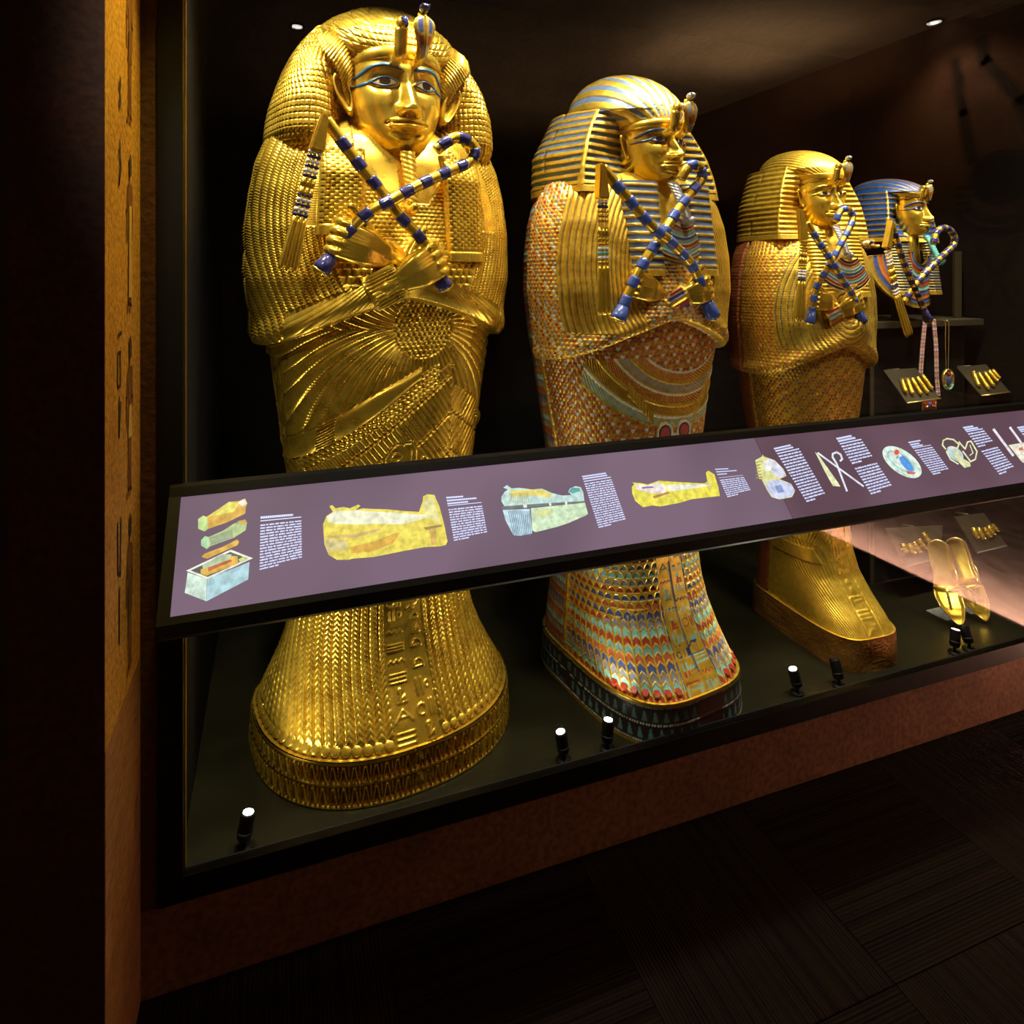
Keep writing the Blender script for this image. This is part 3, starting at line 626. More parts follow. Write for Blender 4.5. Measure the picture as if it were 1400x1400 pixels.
    rad = np.hypot(X*1.0, (Z-1.43)*.78)                     # arcs that run down the arms and sweep in at the elbows
    feath, _, fa2 = stripes(rad, .0125, 3.); ang = np.arctan2(Z-1.43, np.abs(X))
    feath = feath*2.2+.0011*np.sin((ang*rad+fa2*.006)/.0072*2*np.pi)
    scl, *_ = scales(U, Z, .021, .0175)
    brk, *_ = bricks(Z, U, .0105, .0145)
    inner = rad < .205
    Hu = np.where(inner, np.where(Z > 1.36, brk*1.4, scl*1.9), feath)
    bandv = np.exp(-((rad-.205)/.006)**2)*.003+np.exp(-((rad-.225)/.004)**2)*.002
    Hu = Hu+bandv
    sh = (rad > .21) & (rad < .262) & (Z > 1.42); vb, *_ = stripes(Z, .006, 3); Hu = np.where(sh, vb*.8*(np.abs(rad-.236) < .02)+bandv, Hu)
    # smooth lower border of the folded arms with fanning fine feathers
    dd = Z-ze; fanl = stripes(np.arctan2(Z-1.36, np.abs(X)-.02)*.18, .0085, 3)[0]*.8
    smooth = (dd < .075) & (dd > 0); Hu = np.where(smooth & (np.abs(X) < .28), fanl*sst(.0, .3, np.abs(X)/.3)*.9, Hu)
    nk_ = (Z > 1.485+1.6*(np.abs(X)-.055).clip(0)) & (np.abs(X) < .13); Hu = np.where(nk_, -.004, Hu)
    H = Hmix*(1-up)+(Hu+.024)*up+.012*np.exp(-((dd-.03)/.03)**2)*up
    # forearms rising towards the wrists
    for (xa, za), (xb, zb), r0, hgt in (((-.27, 1.165), (.02, 1.335), .050, .035), ((.29, 1.17), (.05, 1.34), .045, .018)):
        ux, uz = xb-xa, zb-za; L = ux*ux+uz*uz; q = np.clip(((X-xa)*ux+(Z-za)*uz)/L, 0, 1); dist = np.hypot(X-xa-q*ux, Z-za-q*uz)
        H = H+hgt*np.exp(-(dist/r0)**2)*(.3+.7*q)*up
    H = H*(1-np.exp(-((np.abs(U)-np.abs(U[:, nf-1:nf])*.78)/.004)**2))
    acc = Acc().grid(P, H, col, wrap=True)
    acc.build('body', M['gild'], t)
    # round feather tips along the rim of the foot
    i0 = 9; row = P[i0]; rowU = U[i0]; d = float(gw[i0, 0])
    for j in range(-24, 25):
        uc = (abs(j)+half-.5+.0)*d*np.sign(j) if j else 0
        if j == 0 or abs(uc) > .66: continue
        pos = [np.interp(uc, rowU[:nf], row[:nf, q]) for q in range(3)]
        nx = np.interp(uc+.004, rowU[:nf], row[:nf, 0])-np.interp(uc-.004, rowU[:nf], row[:nf, 0]); ny = np.interp(uc+.004, rowU[:nf], row[:nf, 1])-np.interp(uc-.004, rowU[:nf], row[:nf, 1])
        nrm = Vector((ny, -nx, .0)).normalized(); up_ = Vector((nrm.x*.75, nrm.y*.75, .66)).normalized()
        up2 = -Vector((nrm.x, nrm.y, 0)) if False else up_
        rot = up2.to_track_quat('Z', 'Y').to_matrix()
        bm = bmesh.new(); bm_ball(bm, Vector(pos)+up2*.001, d*.50, 14, 7, (1, 1, .30), rot); bm_obj('feather_tip', bm, M['gold'], t, True)
    pedestal(t, .366, .356, .235, 2.35, hp+.004, 'gold', M['gild'], 900)
    # wig: curled bulging lobes, domed top
    nz, nu = 230, 840
    def sect(z, w, lob, fc, b, kfz):
        return [(0, fc), (.12, fc-.005), (min(.175, w*.62), -lob*kfz), (min(.235, w*.80), -lob), (min(.235, w*.8)+(w-min(.235, w*.8))*.62, -lob*.78), (w*.985, -.045), (w, .03), (w*.93, .11), (w*.6, b*.95), (0, b)]
    zz = np.linspace(1.615, 1.99, nz); W_ = .955*smooth_ip(zz, [1.615, 1.635, 1.655, 1.68, 1.72, 1.76, 1.82, 1.87, 1.915, 1.95, 1.99], [.296, .326, .340, .344, .340, .332, .312, .293, .270, .247, .212])
    lob = smooth_ip(zz, [1.615, 1.64, 1.68, 1.76, 1.84, 1.915, 1.99], [.14, .18, .195, .192, .165, .125, .085]); fc = smooth_ip(zz, [1.615, 1.78, 1.83, 1.87, 1.99], [-.06, -.07, -.10, -.12, -.10]); kf = smooth_ip(zz, [1.615, 1.78, 1.87, 1.99], [.75, .78, .98, 1.1])
    rows = []
    for i, z in enumerate(zz):
        w = W_[i]
        half_ = spline([(x, y) for x, y in sect(z, w, lob[i], fc[i], .2, kf[i])], nu//2); full = np.concatenate([half_[::-1]*np.array([-1, 1]), half_[1:]])
        rows.append(np.c_[full, np.full(len(full), z)])
    Pw = np.array(rows); d = np.linalg.norm(np.diff(Pw[..., :2], axis=1), axis=2); Uw = np.concatenate([np.zeros((nz, 1)), np.cumsum(d, 1)], 1); Uw -= Uw[:, -1:]/2
    Hb, *_ = bricks(Uw*(.34/W_)[:, None], Pw[..., 2], .0160, .0165, 0.)
    bmw = 1-sst(.0, .02, .012-np.abs(Pw[..., 2]-1.617))*0
    A = Acc().grid(Pw, Hb*1.6-.0038*np.exp(-((np.abs(fr(Uw*(.34/W_)[:, None]/.016)-.5)-.5)/.10)**2), None)
    # rolled underside
    und = np.array([Pw[0]*np.array([s_, s_, 1])+np.array([0, 0, -.006*(1-s_)]) for s_ in (1, .93, .8)]); A.grid(und, flip=True)
    # dome
    nd = 170; ph = np.linspace(0, 1, nd); zd = 1.872+(2.080-1.872)*np.sin(ph*np.pi/2); sh = np.cos(ph*np.pi/2)
    kz = [1.868, 1.885, 1.905, 1.93, 1.955, 1.985, 2.02, 2.05, 2.07, 2.080]
    wd = np.maximum(smooth_ip(zd, kz, [.142, .162, .190, .208, .214, .202, .163, .114, .062, .0]), 0); fd = np.maximum(smooth_ip(zd, kz, [.236, .233, .228, .218, .203, .176, .136, .094, .05, 0]), 0); bd = .95*wd; tt = np.linspace(-np.pi, np.pi, 560)
    nn = 2.3; sx, cx_ = np.sin(tt)[None], np.cos(tt)[None]
    xd = wd[:, None]*np.sign(sx)*np.abs(sx)**(2/nn); yd = -np.where(cx_ > 0, fd[:, None], bd[:, None])*np.sign(cx_)*np.abs(cx_)**(2/nn)-.0
    Pd = np.stack([xd, yd, zd[:, None]+.026*np.clip(cx_, 0, 1)**1.5*(1-ph[:, None])*np.exp(-(xd/.13)**2)], -1)
    th2 = np.arctan2(xd, (zd[:, None]-1.72)); arc = -yd+(zd[:, None]-1.9)*.0
    Hd, *_ = bricks(th2*.27, (zd[:, None]-1.9)*1.0-yd*0.75, .0150, .0165, 0.)
    A.grid(Pd, Hd*2.0, None)
    A.build('wig', M['gild'], t)
    # strips of the head-cloth that rise from the temples, patterned aslant
    for sg in (-1, 1):
        c0 = [Vector((sg*.136, -.150, 1.800)), Vector((sg*.148, -.168, 1.850)), Vector((sg*.176, -.165, 1.902)), Vector((sg*.194, -.130, 1.950))]
        c = spline(c0, 90); wv = np.interp(np.linspace(0, 1, 90), [0, .35, .7, 1], [.020, .032, .044, .036]); aa = np.linspace(-1, 1, 24)
        wid_v = np.array([sg*.72, -.30, -.62])*sg*sg
        G = c[:, None, :]+aa[None, :, None]*wv[:, None, None]*wid_v[None, None, :]+np.array([0, -1, 0])[None, None]*(.012*(1-aa**2))[None, :, None]
        L = np.linspace(0, .2, 90)[:, None]; Hh = .0018*np.cos((L+aa[None]*.012)/.011*2*np.pi)*np.ones((90, 24)); Hh = Hh-.002*np.exp(-((np.abs(aa)[None]-.85)/.08)**2)
        Acc().grid(G, Hh, flip=(sg > 0)).build('temple_strip', M['gild'], t)
    F = Face(.124, -.105, 1.812, 1.14, 1.10); F.build(t, M['face'])
    F.eyes(t, M['eye'], M['iris_brown'], M['kohl'], M['kohl'])
    # brow band
    n = 120; an = np.linspace(-1.75, 1.75, n); rows = []
    for dz, o in ((-.016, -.001), (-.014, .0035), (.014, .004), (.017, -.001), (.03, -.02)):
        rows.append(np.stack([(.134+o)*1.0*np.sin(an), -.105-(.124*1.10+o)*np.cos(an)+.0, 1.866+dz+.026*np.cos(an)], -1))
    Acc().grid(np.array(rows)).build('brow_band', M['gold'], t)
    for sg in (-1, 1): ear(k, t, M['face'], (sg*.140, -.162, 1.782), .112, sg, .8)
    tube('neck', [(0, -.10, 1.55), (0, -.105, 1.62), (0, -.10, 1.70)], [.10, .082, .078], M['face'], t, 40)
    beard(t, (0, -.235, 1.628), (0, -.262, 1.475), .021, .015, M['gild'])
    brow_emblems(t, .124, -.245, 1.884, 1.06, M['lapis'])
    # wig lappets lying on the chest, closely bricked, with a plain hem
    for sg, x0, x1, z0, z1 in ((-1, .125, .235, 1.40, 1.625), (1, .105, .225, 1.335, 1.625)):
        a = np.linspace(-1, 1, 70); zz = np.linspace(z0, z1, 130); AA, ZZ = np.meshgrid(a, zz)
        xc = (x0+x1)/2-(ZZ-z0)*.05; hw = (x1-x0)/2; sup = np.abs(AA)
        XX = sg*(xc+AA*hw); YY = -.287+.35*(np.abs(XX)-.05).clip(0)**1.3+.022*sup**8+(.03*sst(1.55, 1.63, ZZ))
        Hh, *_ = bricks(AA*hw, ZZ, .011, .016); hem = ZZ < z0+.03; Hh = np.where(hem, .003-.003*np.exp(-((ZZ-z0-.028)/.003)**2), Hh); Hh = np.where(sup > .93, .002, Hh)
        lap = Acc().grid(np.stack([XX, YY, ZZ], -1), Hh*1.2, flip=(sg < 0))
        bot = np.stack([np.stack([XX[0], YY[0]+o, ZZ[0]-o*.2], -1) for o in (.04, .0)], 0); lap.grid(bot, flip=(sg < 0))
        lap.build('lappet', M['gild'], t)
    # hands
    yl = -.315
    w0, k0 = loc(1, 520, 348, yl+.02), loc(1, 468, 326, yl); rd = loc(1, 494, 299, yl)-loc(1, 441, 366, yl)
    hand(t, w0, k0, rd, .098, M['face'])
    w1, k1 = loc(1, 552, 380, yl), loc(1, 596, 356, yl-.01); rd1 = loc(1, 581, 333, yl)-loc(1, 608, 396, yl)
    hand(t, w1, k1, rd1, .098, M['face'])
    cuff(t, loc(1, 506, 404, yl+.03), loc(1, 549, 381, yl), .046, .043, None, M['gild'], 14, flat=.55)
    cuff(t, loc(1, 548, 366, yl+.05), loc(1, 516, 345, yl+.025), .046, .038, None, M['gild'], 14, flat=.5)
    yc = -.345
    crook(1, t, [(443, 364), (494, 299), (541, 271), (573, 253), (621, 231), (641, 222), (650, 208), (643, 195), (625, 188), (608, 196), (596, 206)],
          [-.30, -.325, -.352, -.352, -.34, -.33, -.33, -.33, -.33, -.33, -.325], .0150, .058,
          'blue and gold banded crook held over the chest of the largest gilded coffin', M['lapis'])
    flail(1, t, [(446, 164), (470, 197), (489, 222), (526, 268), (548, 297), (581, 334), (606, 388)], [(444, 160), (432, 207)], [(432, 205), (410, 297)], (393, 370),
          [-.325, -.325, -.325, -.325, -.325, -.32, -.30], .0148, .058, 'blue and gold flail slanting across the chest of the largest gilded coffin', M['lapis'], .0165, ['lapis', 'lapis', 'lapis', 'bar', 'bar', 'lapis', 'lapis', 'lapis'])
    return t

def nemes(parent, m, s, z_ap, z_bot, z_top, xap, xb, face_a, yband, zband, style, hb=None, nz=200, nu=260):
    """striped head-cloth: two flaring wings beside the face and the dome over it; s = depth scale"""
    zz = np.linspace(z_bot, z_ap+.012*s, nz); q = (zz-z_bot)/(z_ap-z_bot)
    rx = smooth_ip(q, [0, .3, .6, .85, 1.06], [xb, xb*.955+xap*.045*0, xb*.86, xb*.74, xap]); ry = smooth_ip(q, [0, .5, 1.06], [-.15, -.13, -.085])*s
    ix = np.interp(q, [0, .5, 1.06], [face_a*1.0, face_a*1.12, face_a*1.05]); iy = np.interp(q, [0, .5, 1.06], [-.175, -.10, -.13])*s
    sx = smooth_ip(q, [0, .5, 1.06], [xb*1.12, xb*1.10, xap*1.32] if style == 'blue' else [xb*1.07, xb*1.02, xap*1.2]); A = Acc(); rows = []; U0 = []
    for i, z in enumerate(zz):
        pts = [(0, iy[i]+.05*s), (ix[i], iy[i]), (rx[i], ry[i]), (sx[i], .02*s), (sx[i]*.95, .12*s), (sx[i]*.64, .215*s), (0, .24*s)]
        segs = [np.linspace(pts[0], pts[1], 12)[:-1], np.linspace(pts[1], pts[2], 44)[:-1], spline(pts[2:], nu//2-55)]
        # slightly bowed front panels
        hp_ = np.concatenate(segs); full = np.concatenate([hp_[::-1]*np.array([-1, 1]), hp_[1:]]); rows.append(np.c_[full, np.full(len(full), z)])
    P = np.array(rows); Z = P[..., 2]; X = P[..., 0]; Y = P[..., 1]
    period = {'blue': .0238*s, 'gold': .017*s*1.3, 'royal': .024*s*1.2}[style]
    zb = Z-.10*s*0-.03*s*(Y/s)*0; f = fr((zb-z_bot)/period)
    is_b = (f > .42) & (f < .92) if style != 'royal' else (f > .28) & (f < .95); Hh = .0022*s*np.where(is_b, -.6, 1)*1.0; Hh = Hh+.0008*np.cos(f*2*np.pi)
    if style == 'gold': Hh = .0022*np.sin(f*2*np.pi)
    col = np.broadcast_to(cv('gold'), (*X.shape, 4)).copy()
    bc = {'blue': (.12, .19, .32, .05), 'gold': GOLD+(1.,), 'royal': (.008, .075, .33, 0.)}[style]
    col[is_b] = bc
    if style == 'royal': col[~is_b] = (.30, .19, .05, .8)
    edge = np.abs(np.abs(X)-rx[:, None]) < (.004 if style == 'blue' else .0018)*s; edge &= (Y < 0); col[edge] = cv('gold'); Hh = np.where(edge, .003*s, Hh)
    jl = (np.abs(Y-.02*s) < .0022*s) & (np.abs(X) > .1*s); Hh = np.where(jl, -.004, Hh); col[jl] = (.1, .05, .01, .6)
    hem = (Z < z_bot+.02*s); col[hem] = cv('gold'); Hh = np.where(hem, .002*s, Hh)
    A.grid(P, Hh, col)
    und = np.array([P[0]*np.array([k_, k_, 1])+np.array([0, 0, -.004*(1-k_)]) for k_ in (1, .9, .7)]); A.grid(und, flip=True)
    # dome: profile from the brow over the crown down to the back of the wings
    nd = 150; ph = np.linspace(0, 1, nd); z0 = zband; zd = z0+(z_top-z0)*np.sin(ph*np.pi/2); sh = np.cos(ph*np.pi/2)
    apq = (z_ap-z0)/(z_top-z0)
    wd = np.maximum(xap*1.16*sh**.80, 0); wlow = np.interp(zd, [z0, z_ap], [face_a*1.12, xap*1.05]); wd = np.minimum(wd, np.where(zd < z_ap, wlow, 9))
    fd = -yband*sh**.85; bd = .19*s*sh**.8; tt = np.linspace(-np.pi, np.pi, 300); nn = 2.2; sx_, cx_ = np.sin(tt)[None], np.cos(tt)[None]
    xd = wd[:, None]*np.sign(sx_)*np.abs(sx_)**(2/nn); yd = -np.where(cx_ > 0, fd[:, None], bd[:, None])*np.sign(cx_)*np.abs(cx_)**(2/nn)
    yd = yd+.03*s*sst(0, 1, (zd[:, None]-z0)/(z_top-z0))
    Pd = np.stack([xd, yd, np.broadcast_to(zd[:, None], xd.shape)], -1)
    th = np.arctan2(xd, zd[:, None]-(z0-.045*s)); lw = .215 if style != 'gold' else .15; f = fr(th/lw+.5); isb = (f > .3) & (f < .78) if style != 'royal' else (f > .14) & (f < .86)
    col = np.broadcast_to(cv('gold'), (*xd.shape, 4)).copy(); nearb = (zd[:, None] < z0+.02*s) & np.ones_like(isb)
    Hd = .0022*s*np.where(isb, -.6, 1.)
    if style == 'gold': Hd = .0018*np.sin(th/lw*1.8*2*np.pi)
    col[isb & ~nearb] = bc
    if style == 'royal': col[~isb & ~nearb] = (.30, .19, .05, .8)
    Hd = np.where(nearb, .002, Hd)
    A.grid(Pd, Hd, col)
    A.build('head_cloth', m, parent)
def lappet(parent, m, sg, x0, x1, z0, z1, y0, y1, style, period, s):
    a = np.linspace(-1, 1, 44); zz = np.linspace(z0, z1, 130); AA, ZZ = np.meshgrid(a, zz); q = (ZZ-z0)/(z1-z0)
    xc = (x0+x1)/2+(x1-x0)*.0*q; hw = (x1-x0)/2*(.86+.22*q); XX = sg*(xc+AA*hw); YY = y0+(y1-y0)*q+.03*s*np.abs(AA)**7+.15*(np.abs(XX)-x0).clip(0)
    f = fr((ZZ-z0)/period); isb = (f > .42); H = .0016*s*np.where(isb, -.5, 1.); col = np.broadcast_to(cv('gold'), (*XX.shape, 4)).copy()
    if style == 'blue': col[isb] = (.11, .17, .30, .05)
    elif style == 'royal': col[isb] = (.012, .06, .17, 0.)
    else: H = .0016*np.sin(f*2*np.pi)
    hem = (q < .07); col[hem] = cv('gold'); H = np.where(hem, .001, H)
    L = Acc().grid(np.stack([XX, YY, ZZ], -1), H, col, flip=(sg < 0))
    L.build('lappet', m, parent)
def collar(parent, m, R0, R1, cz, y0, seq, a0=-150, a1=-30, bow=.25, name='collar', x0=0., y1=0.):
    "bead collar: arcs of coloured tubes that sag over the chest"
    n, k = 90, 12*len(seq); an = np.radians(np.linspace(a0, a1, n)); rr = np.linspace(R0, R1, k); A_, R_ = np.meshgrid(an, rr)
    X = x0+R_*np.cos(A_)*1.0; Z = cz+R_*np.sin(A_); Y = y0+bow*X**2*4+y1*(R_-R0)/(R1-R0)
    q = (R_-R0)/(R1-R0)*len(seq); i = np.clip(q.astype(int), 0, len(seq)-1); b = fr(q); H = .0018*np.sin(np.pi*b)**.5+.0004*np.sin(A_*R_/.004*np.pi)
    col = np.array([cv(c_) for c_ in seq])[i]; gl = (b < .1) | (b > .9); col[gl] = cv('gold')
    Acc().grid(np.stack([X, Y, Z], -1), H, col).build(name, m, parent)
# ---- coffins 2 and 3: head-cloth type
BODY2 = ([.11, .15, .20, .27, .34, .42, .55, .75, .90, 1.03, 1.10, 1.25, 1.35, 1.45, 1.52, 1.57, 1.60],
         [.232, .230, .226, .220, .217, .218, .228, .258, .288, .312, .330, .352, .350, .338, .318, .285, .22],
         [.372, .340, .298, .255, .228, .210, .200, .200, .205, .215, .226, .238, .232, .216, .192, .165, .13])
def coffin_cloth(k, label, sc_z, sc_w, sc_f, style, nf, nz, n_foot):
    X0, Y0, p = CASE[k]; t = empty('coffin', (X0, Y0, FLOOR), math.radians(p), label, 'coffin', 'upright gilded coffins')
    zk = np.array(BODY2[0])*sc_z; wk = np.array(BODY2[1])*sc_w; fk = np.array(BODY2[2])*sc_f; bk = np.full(17, .235*sc_f)
    nk = np.interp(BODY2[0], [.11, .3, .6, 1.1, 1.6], [n_foot, 2.8, 2.5, 2.4, 2.3]); hp = zk[0]
    if k == 3: zl = np.array(BODY2[0]); fa_ = np.interp(zl, [0, .3, .5, .8], [.84, .80, .80, 1.]); wk = wk*fa_; bk = np.interp(zl, [0, .5, 1.0], [.125, .135, .20])
    if k == 3: fk = np.array([v*(1.10 if i < 2 else 1.06 if i == 2 else 1.) for i, v in enumerate(fk)])
    zs = np.linspace(hp, zk[-1], nz); ta = taus_for(nf, 60, 2.75); P, U, X, Z = body_rings((zk, wk, fk, bk, nk), zs, ta, 0)
    z_e = arm_edge(X, 1.165*sc_z, .115*sc_z, .30*sc_w); up = sst(-.005, .006, Z-z_e); dd = Z-z_e
    col = np.broadcast_to(cv('gold'), (*X.shape, 4)).copy()
    Yn = P[..., 1]; jx = (Yn > .015) & (np.abs(X) > .1)     # behind the joint of lid and case
    gw = np.interp(Z, [hp, .25, .5, 1.], [.0315, .0265, .0235, .0245])*(.8 if k == 3 else 1); Uc = U/gw
    if k == 2:
        hr = .0205; pal = ['rust', 'blue', 'red', 'grey', 'turq', 'grey', 'red', 'blue']
        pc = np.array([cv(c_) for c_ in pal])
        H, r, i, q, a, b = scales(Uc*.0235, -Z, .0235, hr)
        cell = (q < .86) & (q > .0) & (b < .80); cc = pc[(r % 8).astype(int)]; col = np.where(cell[..., None], cc, col); H = np.where(cell, -.0010, .0016)
        # the foot: columns of chevrons
        a2 = np.abs(fr(Uc)-.5)*2; zc = (Z+a2*gw*.42)/.019; s2 = fr(zc); r2 = np.floor(zc)
        pf = np.array([cv(c_) for c_ in ['red', 'turq', 'grey', 'blue', 'rust', 'teal']]); cf = pf[(r2 % 6).astype(int)]
        cell2 = (s2 > .2) & (a2 < .80); foot = (Z < .29+.03*np.cos(U*9)); c2 = np.where(cell2[..., None], cf, cv('gold')); col = np.where(foot[..., None], c2, col); H = np.where(foot, np.where(cell2, -.0004, .0014), H)
        # waist: small scales, sweeping wing bands
        wz = (Z > .60) & (Z < 1.3); Hs, rs, i_s, qs, _, bs = scales(U, Z, .0155, .0125); small = (Z > .74+.0*X)
        ps = np.array([cv(c_) for c_ in ['red', 'dgold', 'pale', 'rust', 'red', 'wgold']]); m2 = small[..., None] & ((qs < .92) & (bs < .86))[..., None]
        col = np.where(small[..., None], cv('gold')*np.array([.8, .72, .9, 1]), col); col = np.where(m2, ps[((rs+i_s*2) % 6).astype(int)], col); H = np.where(small, Hs*.9, H)
        cxw, czw = .07, 1.20; R = np.hypot((X-cxw)*.9, Z-czw); band = (R > .20) & (R < .375) & (Z < 1.05) & (X > -.26)
        th = np.arctan2(Z-czw, X-cxw); rb = (R-.20)/.035; ib = np.floor(rb); fb = fr(rb); pb = np.array([cv(c_) for c_ in ['rust', 'grey', 'red', 'dgold', 'teal', 'red']])
        cb = pb[(ib % 6).astype(int)]; dots = (fr(th*R/.0145+ib*.5) < .66) & (fb > .2) & (fb < .85); white = (fb < .16)
        cb = np.where(dots[..., None], cb, cv('gold')); cb = np.where((white & (ib % 2 == 0))[..., None], cv('pale'), cb); col = np.where(band[..., None], cb, col); H = np.where(band, .0012*(~dots)+.0014*white, H)
        # the two rings with claws at the wing tips, and inscribed strips below
        for xr in (-.005, .075):
            rr = np.hypot(X-xr, Z-.815); ins = rr < .034; cr = np.where((rr < .019)[..., None], cv('red'), np.where((rr < .025)[..., None], cv('dblue'), np.where((rr < .031)[..., None], cv('pale'), cv('gold'))))
            col = np.where(ins[..., None], cr, col); H = np.where(ins, .0035-.002*((rr > .019) & (rr < .025)), H)
        for sg, xs in ((-1, -.02), (1, .09)):
            tl = (np.abs(Z-(.83+(.9)*np.abs(X-xs)*0+(np.abs(X-xs))*1.1)) < .02) & ((X-xs)*sg > .03) & ((X-xs)*sg < .12); col = np.where(tl[..., None], cv('gold'), col); H = np.where(tl, .003+.001*np.sin(X*600), H)
        strip = (np.abs(Uc-.35) < 2.1) & (Z < .79); a_ = (Uc-.35)/2.1; cs = np.broadcast_to(cv('gold'), col.shape).copy(); Hs_ = np.zeros_like(H)
        for sg, sd in ((-1, 21), (1, 22)):
            aa = (a_-sg*.5)/.5; mk = np.abs(aa) < 1; G = glyphs(np.where(mk, aa, 5), Z, .036, sd, .05); hot = mk & (G > .35)
            pg = np.array([cv('teal'), cv('red'), cv('turq'), cv('dblue')])[(np.floor(Z/.027) % 4).astype(int)]; cs = np.where(hot[..., None], pg, cs)
            ln = mk & (np.abs(aa) > .9); cs[ln] = cv('dblue'); Hs_ = np.where(hot, -.0004, Hs_)
        col = np.where(strip[..., None], cs, col); H = np.where(strip, Hs_, H)
        # upper part: ridged gold feathers round the arms, beaded shoulder
        rad = np.hypot(X, (Z-1.30)*.72); fe, fi, fa = stripes(rad, .0118, 2.5); ang = np.arctan2(Z-1.30, np.abs(X)); Hu = fe*1.7+.0007*np.sin(ang*rad/.005*2*np.pi)
        cu = np.broadcast_to(cv('gold'), col.shape).copy(); tiny = (fa > .72); cu[tiny] = (.42, .26, .07, .9)
        Hs3, r3, i3, q3, _, b3 = scales(U, Z, .0135, .0115); shoul = ((rad > .325) | ((Z < 1.13) & (np.abs(X) > .12))) | (rad < .15); p3 = np.array([cv(c_) for c_ in ['wgold', 'red', 'pale', 'dgold', 'grey', 'rust']])
        cu = np.where(shoul[..., None], np.where(((q3 < .9) & (b3 < .88))[..., None], p3[((r3+i3) % 6).astype(int)], cv('gold')), cu); Hu = np.where(shoul, Hs3, Hu)
    else:
        Hs, rs, i_s, qs, _, bs = scales(U, Z, .0135, .0115); tz = (Z > .60); col = np.broadcast_to(cv('gold'), col.shape).copy()
        spk = ((rs+i_s*3) % 4 < 2) & (qs < .78) & (Z > .70); col[spk] = (.36, .10, .025, .3); spk2 = ((rs*2+i_s) % 7 == 0) & (qs < .7) & (Z > .70); col[spk2] = (.10, .16, .13, .2)
        pb_, _, _, _, _ = bricks(U, Z, .0115, .013); Hl = pb_*.8; H = np.where(tz & (Z > .70), Hs*.9, Hl)
        fanr = np.arctan2(U, Z+.16); fc_ = stripes(fanr, .028, 3)[0]; low = (Z < .36); H = np.where(low, fc_*1.0+.0004*np.sin(Z*900), H)
        # kneeling goddesses' wings at the shins
        R = np.hypot(X+.11, (Z-.30)); th = np.arctan2(Z-.30, X+.11); wgm = (R > .05) & (R < .24) & (Z > .30) & (Z < .50) & (X < .05); H = np.where(wgm, stripes(th, .10, 3)[0]*.9+.0012*np.sin(R/.02*np.pi), H)
        body_g = (np.abs(X+.13+.35*(Z-.31)) < .05) & (np.abs(Z-.305) < .022); H = np.where(body_g, .0045, H)
        strip = (np.abs(X-.0) < .032) & (Z < .72); G = glyphs(np.where(strip, X/.032, 5), Z, .034, 31, .055); H = np.where(strip, .003*G-.0015*(np.abs(X) > .029), H)
        for xr, zr in ((.055, .735), (-.06, .735)):
            rr = np.hypot(X-xr, Z-zr); ins = rr < .026; cr = np.where((rr < .014)[..., None], cv('red'), np.where((rr < .02)[..., None], cv('teal'), cv('gold'))); col = np.where(ins[..., None], cr, col); H = np.where(ins, .003, H)
        rad = np.hypot(X, (Z-1.16)*.75); fe, fi, fa = stripes(rad, .0125, 3); ang = np.arctan2(Z-1.16, np.abs(X)); Hu = fe*1.1+.0005*np.sin(ang*rad/.0045*2*np.pi)
        cu = np.broadcast_to(cv('gold'), col.shape).copy(); dk = (fa > .6) & (fi % 2 == 0); cu[dk] = (.07, .08, .06, .2)
        Hs3, r3, i3, q3, _, b3 = scales(U, Z, .013, .011); sh3 = (rad > .215) | ((Z < 1.04) & (np.abs(X) > .1)); cu = np.where(sh3[..., None], np.where(((q3 < .75) & ((r3+i3) % 2 == 0))[..., None], np.where(((r3*3+i3) % 4 == 1)[..., None], cv('teal'), cv('rust')), cv('gold')), cu); Hu = np.where(sh3, Hs3, Hu)
    nk_ = (Z > 1.44*sc_z) & (np.abs(X) < .13*sc_w); Hu = np.where(nk_, 0, Hu); cu = np.where(nk_[..., None], cv('gold'), cu)
    H = H*(1-up)+(Hu+.020*sc_f)*up+.010*np.exp(-((dd-.025)/.025)**2)*up; col = np.where((up > .5)[..., None], cu, col)
    lipg = (dd > 0) & (dd < .012); col[lipg] = cv('gold')
    for (xa, za), (xb, zb), r0, hgt in (((-.24*sc_w, 1.10*sc_z), (.03, 1.235*sc_z), .045, .022), ((.27*sc_w, 1.10*sc_z), (.06, 1.235*sc_z), .042, .014)):
        ux, uz = xb-xa, zb-za; L = ux*ux+uz*uz; qq = np.clip(((X-xa)*ux+(Z-za)*uz)/L, 0, 1); H = H+hgt*np.exp(-(np.hypot(X-xa-qq*ux, Z-za-qq*uz)/r0)**2)*(.3+.7*qq)*up
    # joint of lid and case: raised gold edge and a groove
    jn = (np.abs(Yn-.01) < .006) & (np.abs(X) > .1); H = np.where(jn, .004, H); col[jn] = cv('gold'); jg = (np.abs(Yn-.019) < .003) & (np.abs(X) > .1); H = np.where(jg, -.005, H); col[jg] = (.05, .03, .01, .3)
    bk_ = (Yn > .022) & (np.abs(X) > .1)
    if k == 2:
        rowb = np.floor(Z/.022); pb2 = np.array([cv(c_) for c_ in ['red', 'grey', 'turq', 'rust', 'grey', 'blue']]); dotb = (fr(U/.02+.5*(rowb % 2)) < .8) & (fr(Z/.022) < .72)
        cb2 = np.where(dotb[..., None], pb2[(rowb % 6).astype(int)]*np.array([.8, .8, .8, 1]), cv('dgold')); col = np.where(bk_[..., None], cb2, col); H = np.where(bk_, .001*(~dotb), H)
    else: col[bk_] = (.30, .09, .03, .5)
    Acc().grid(P, H, col, wrap=True).build('body', M['gild_fine'], t)
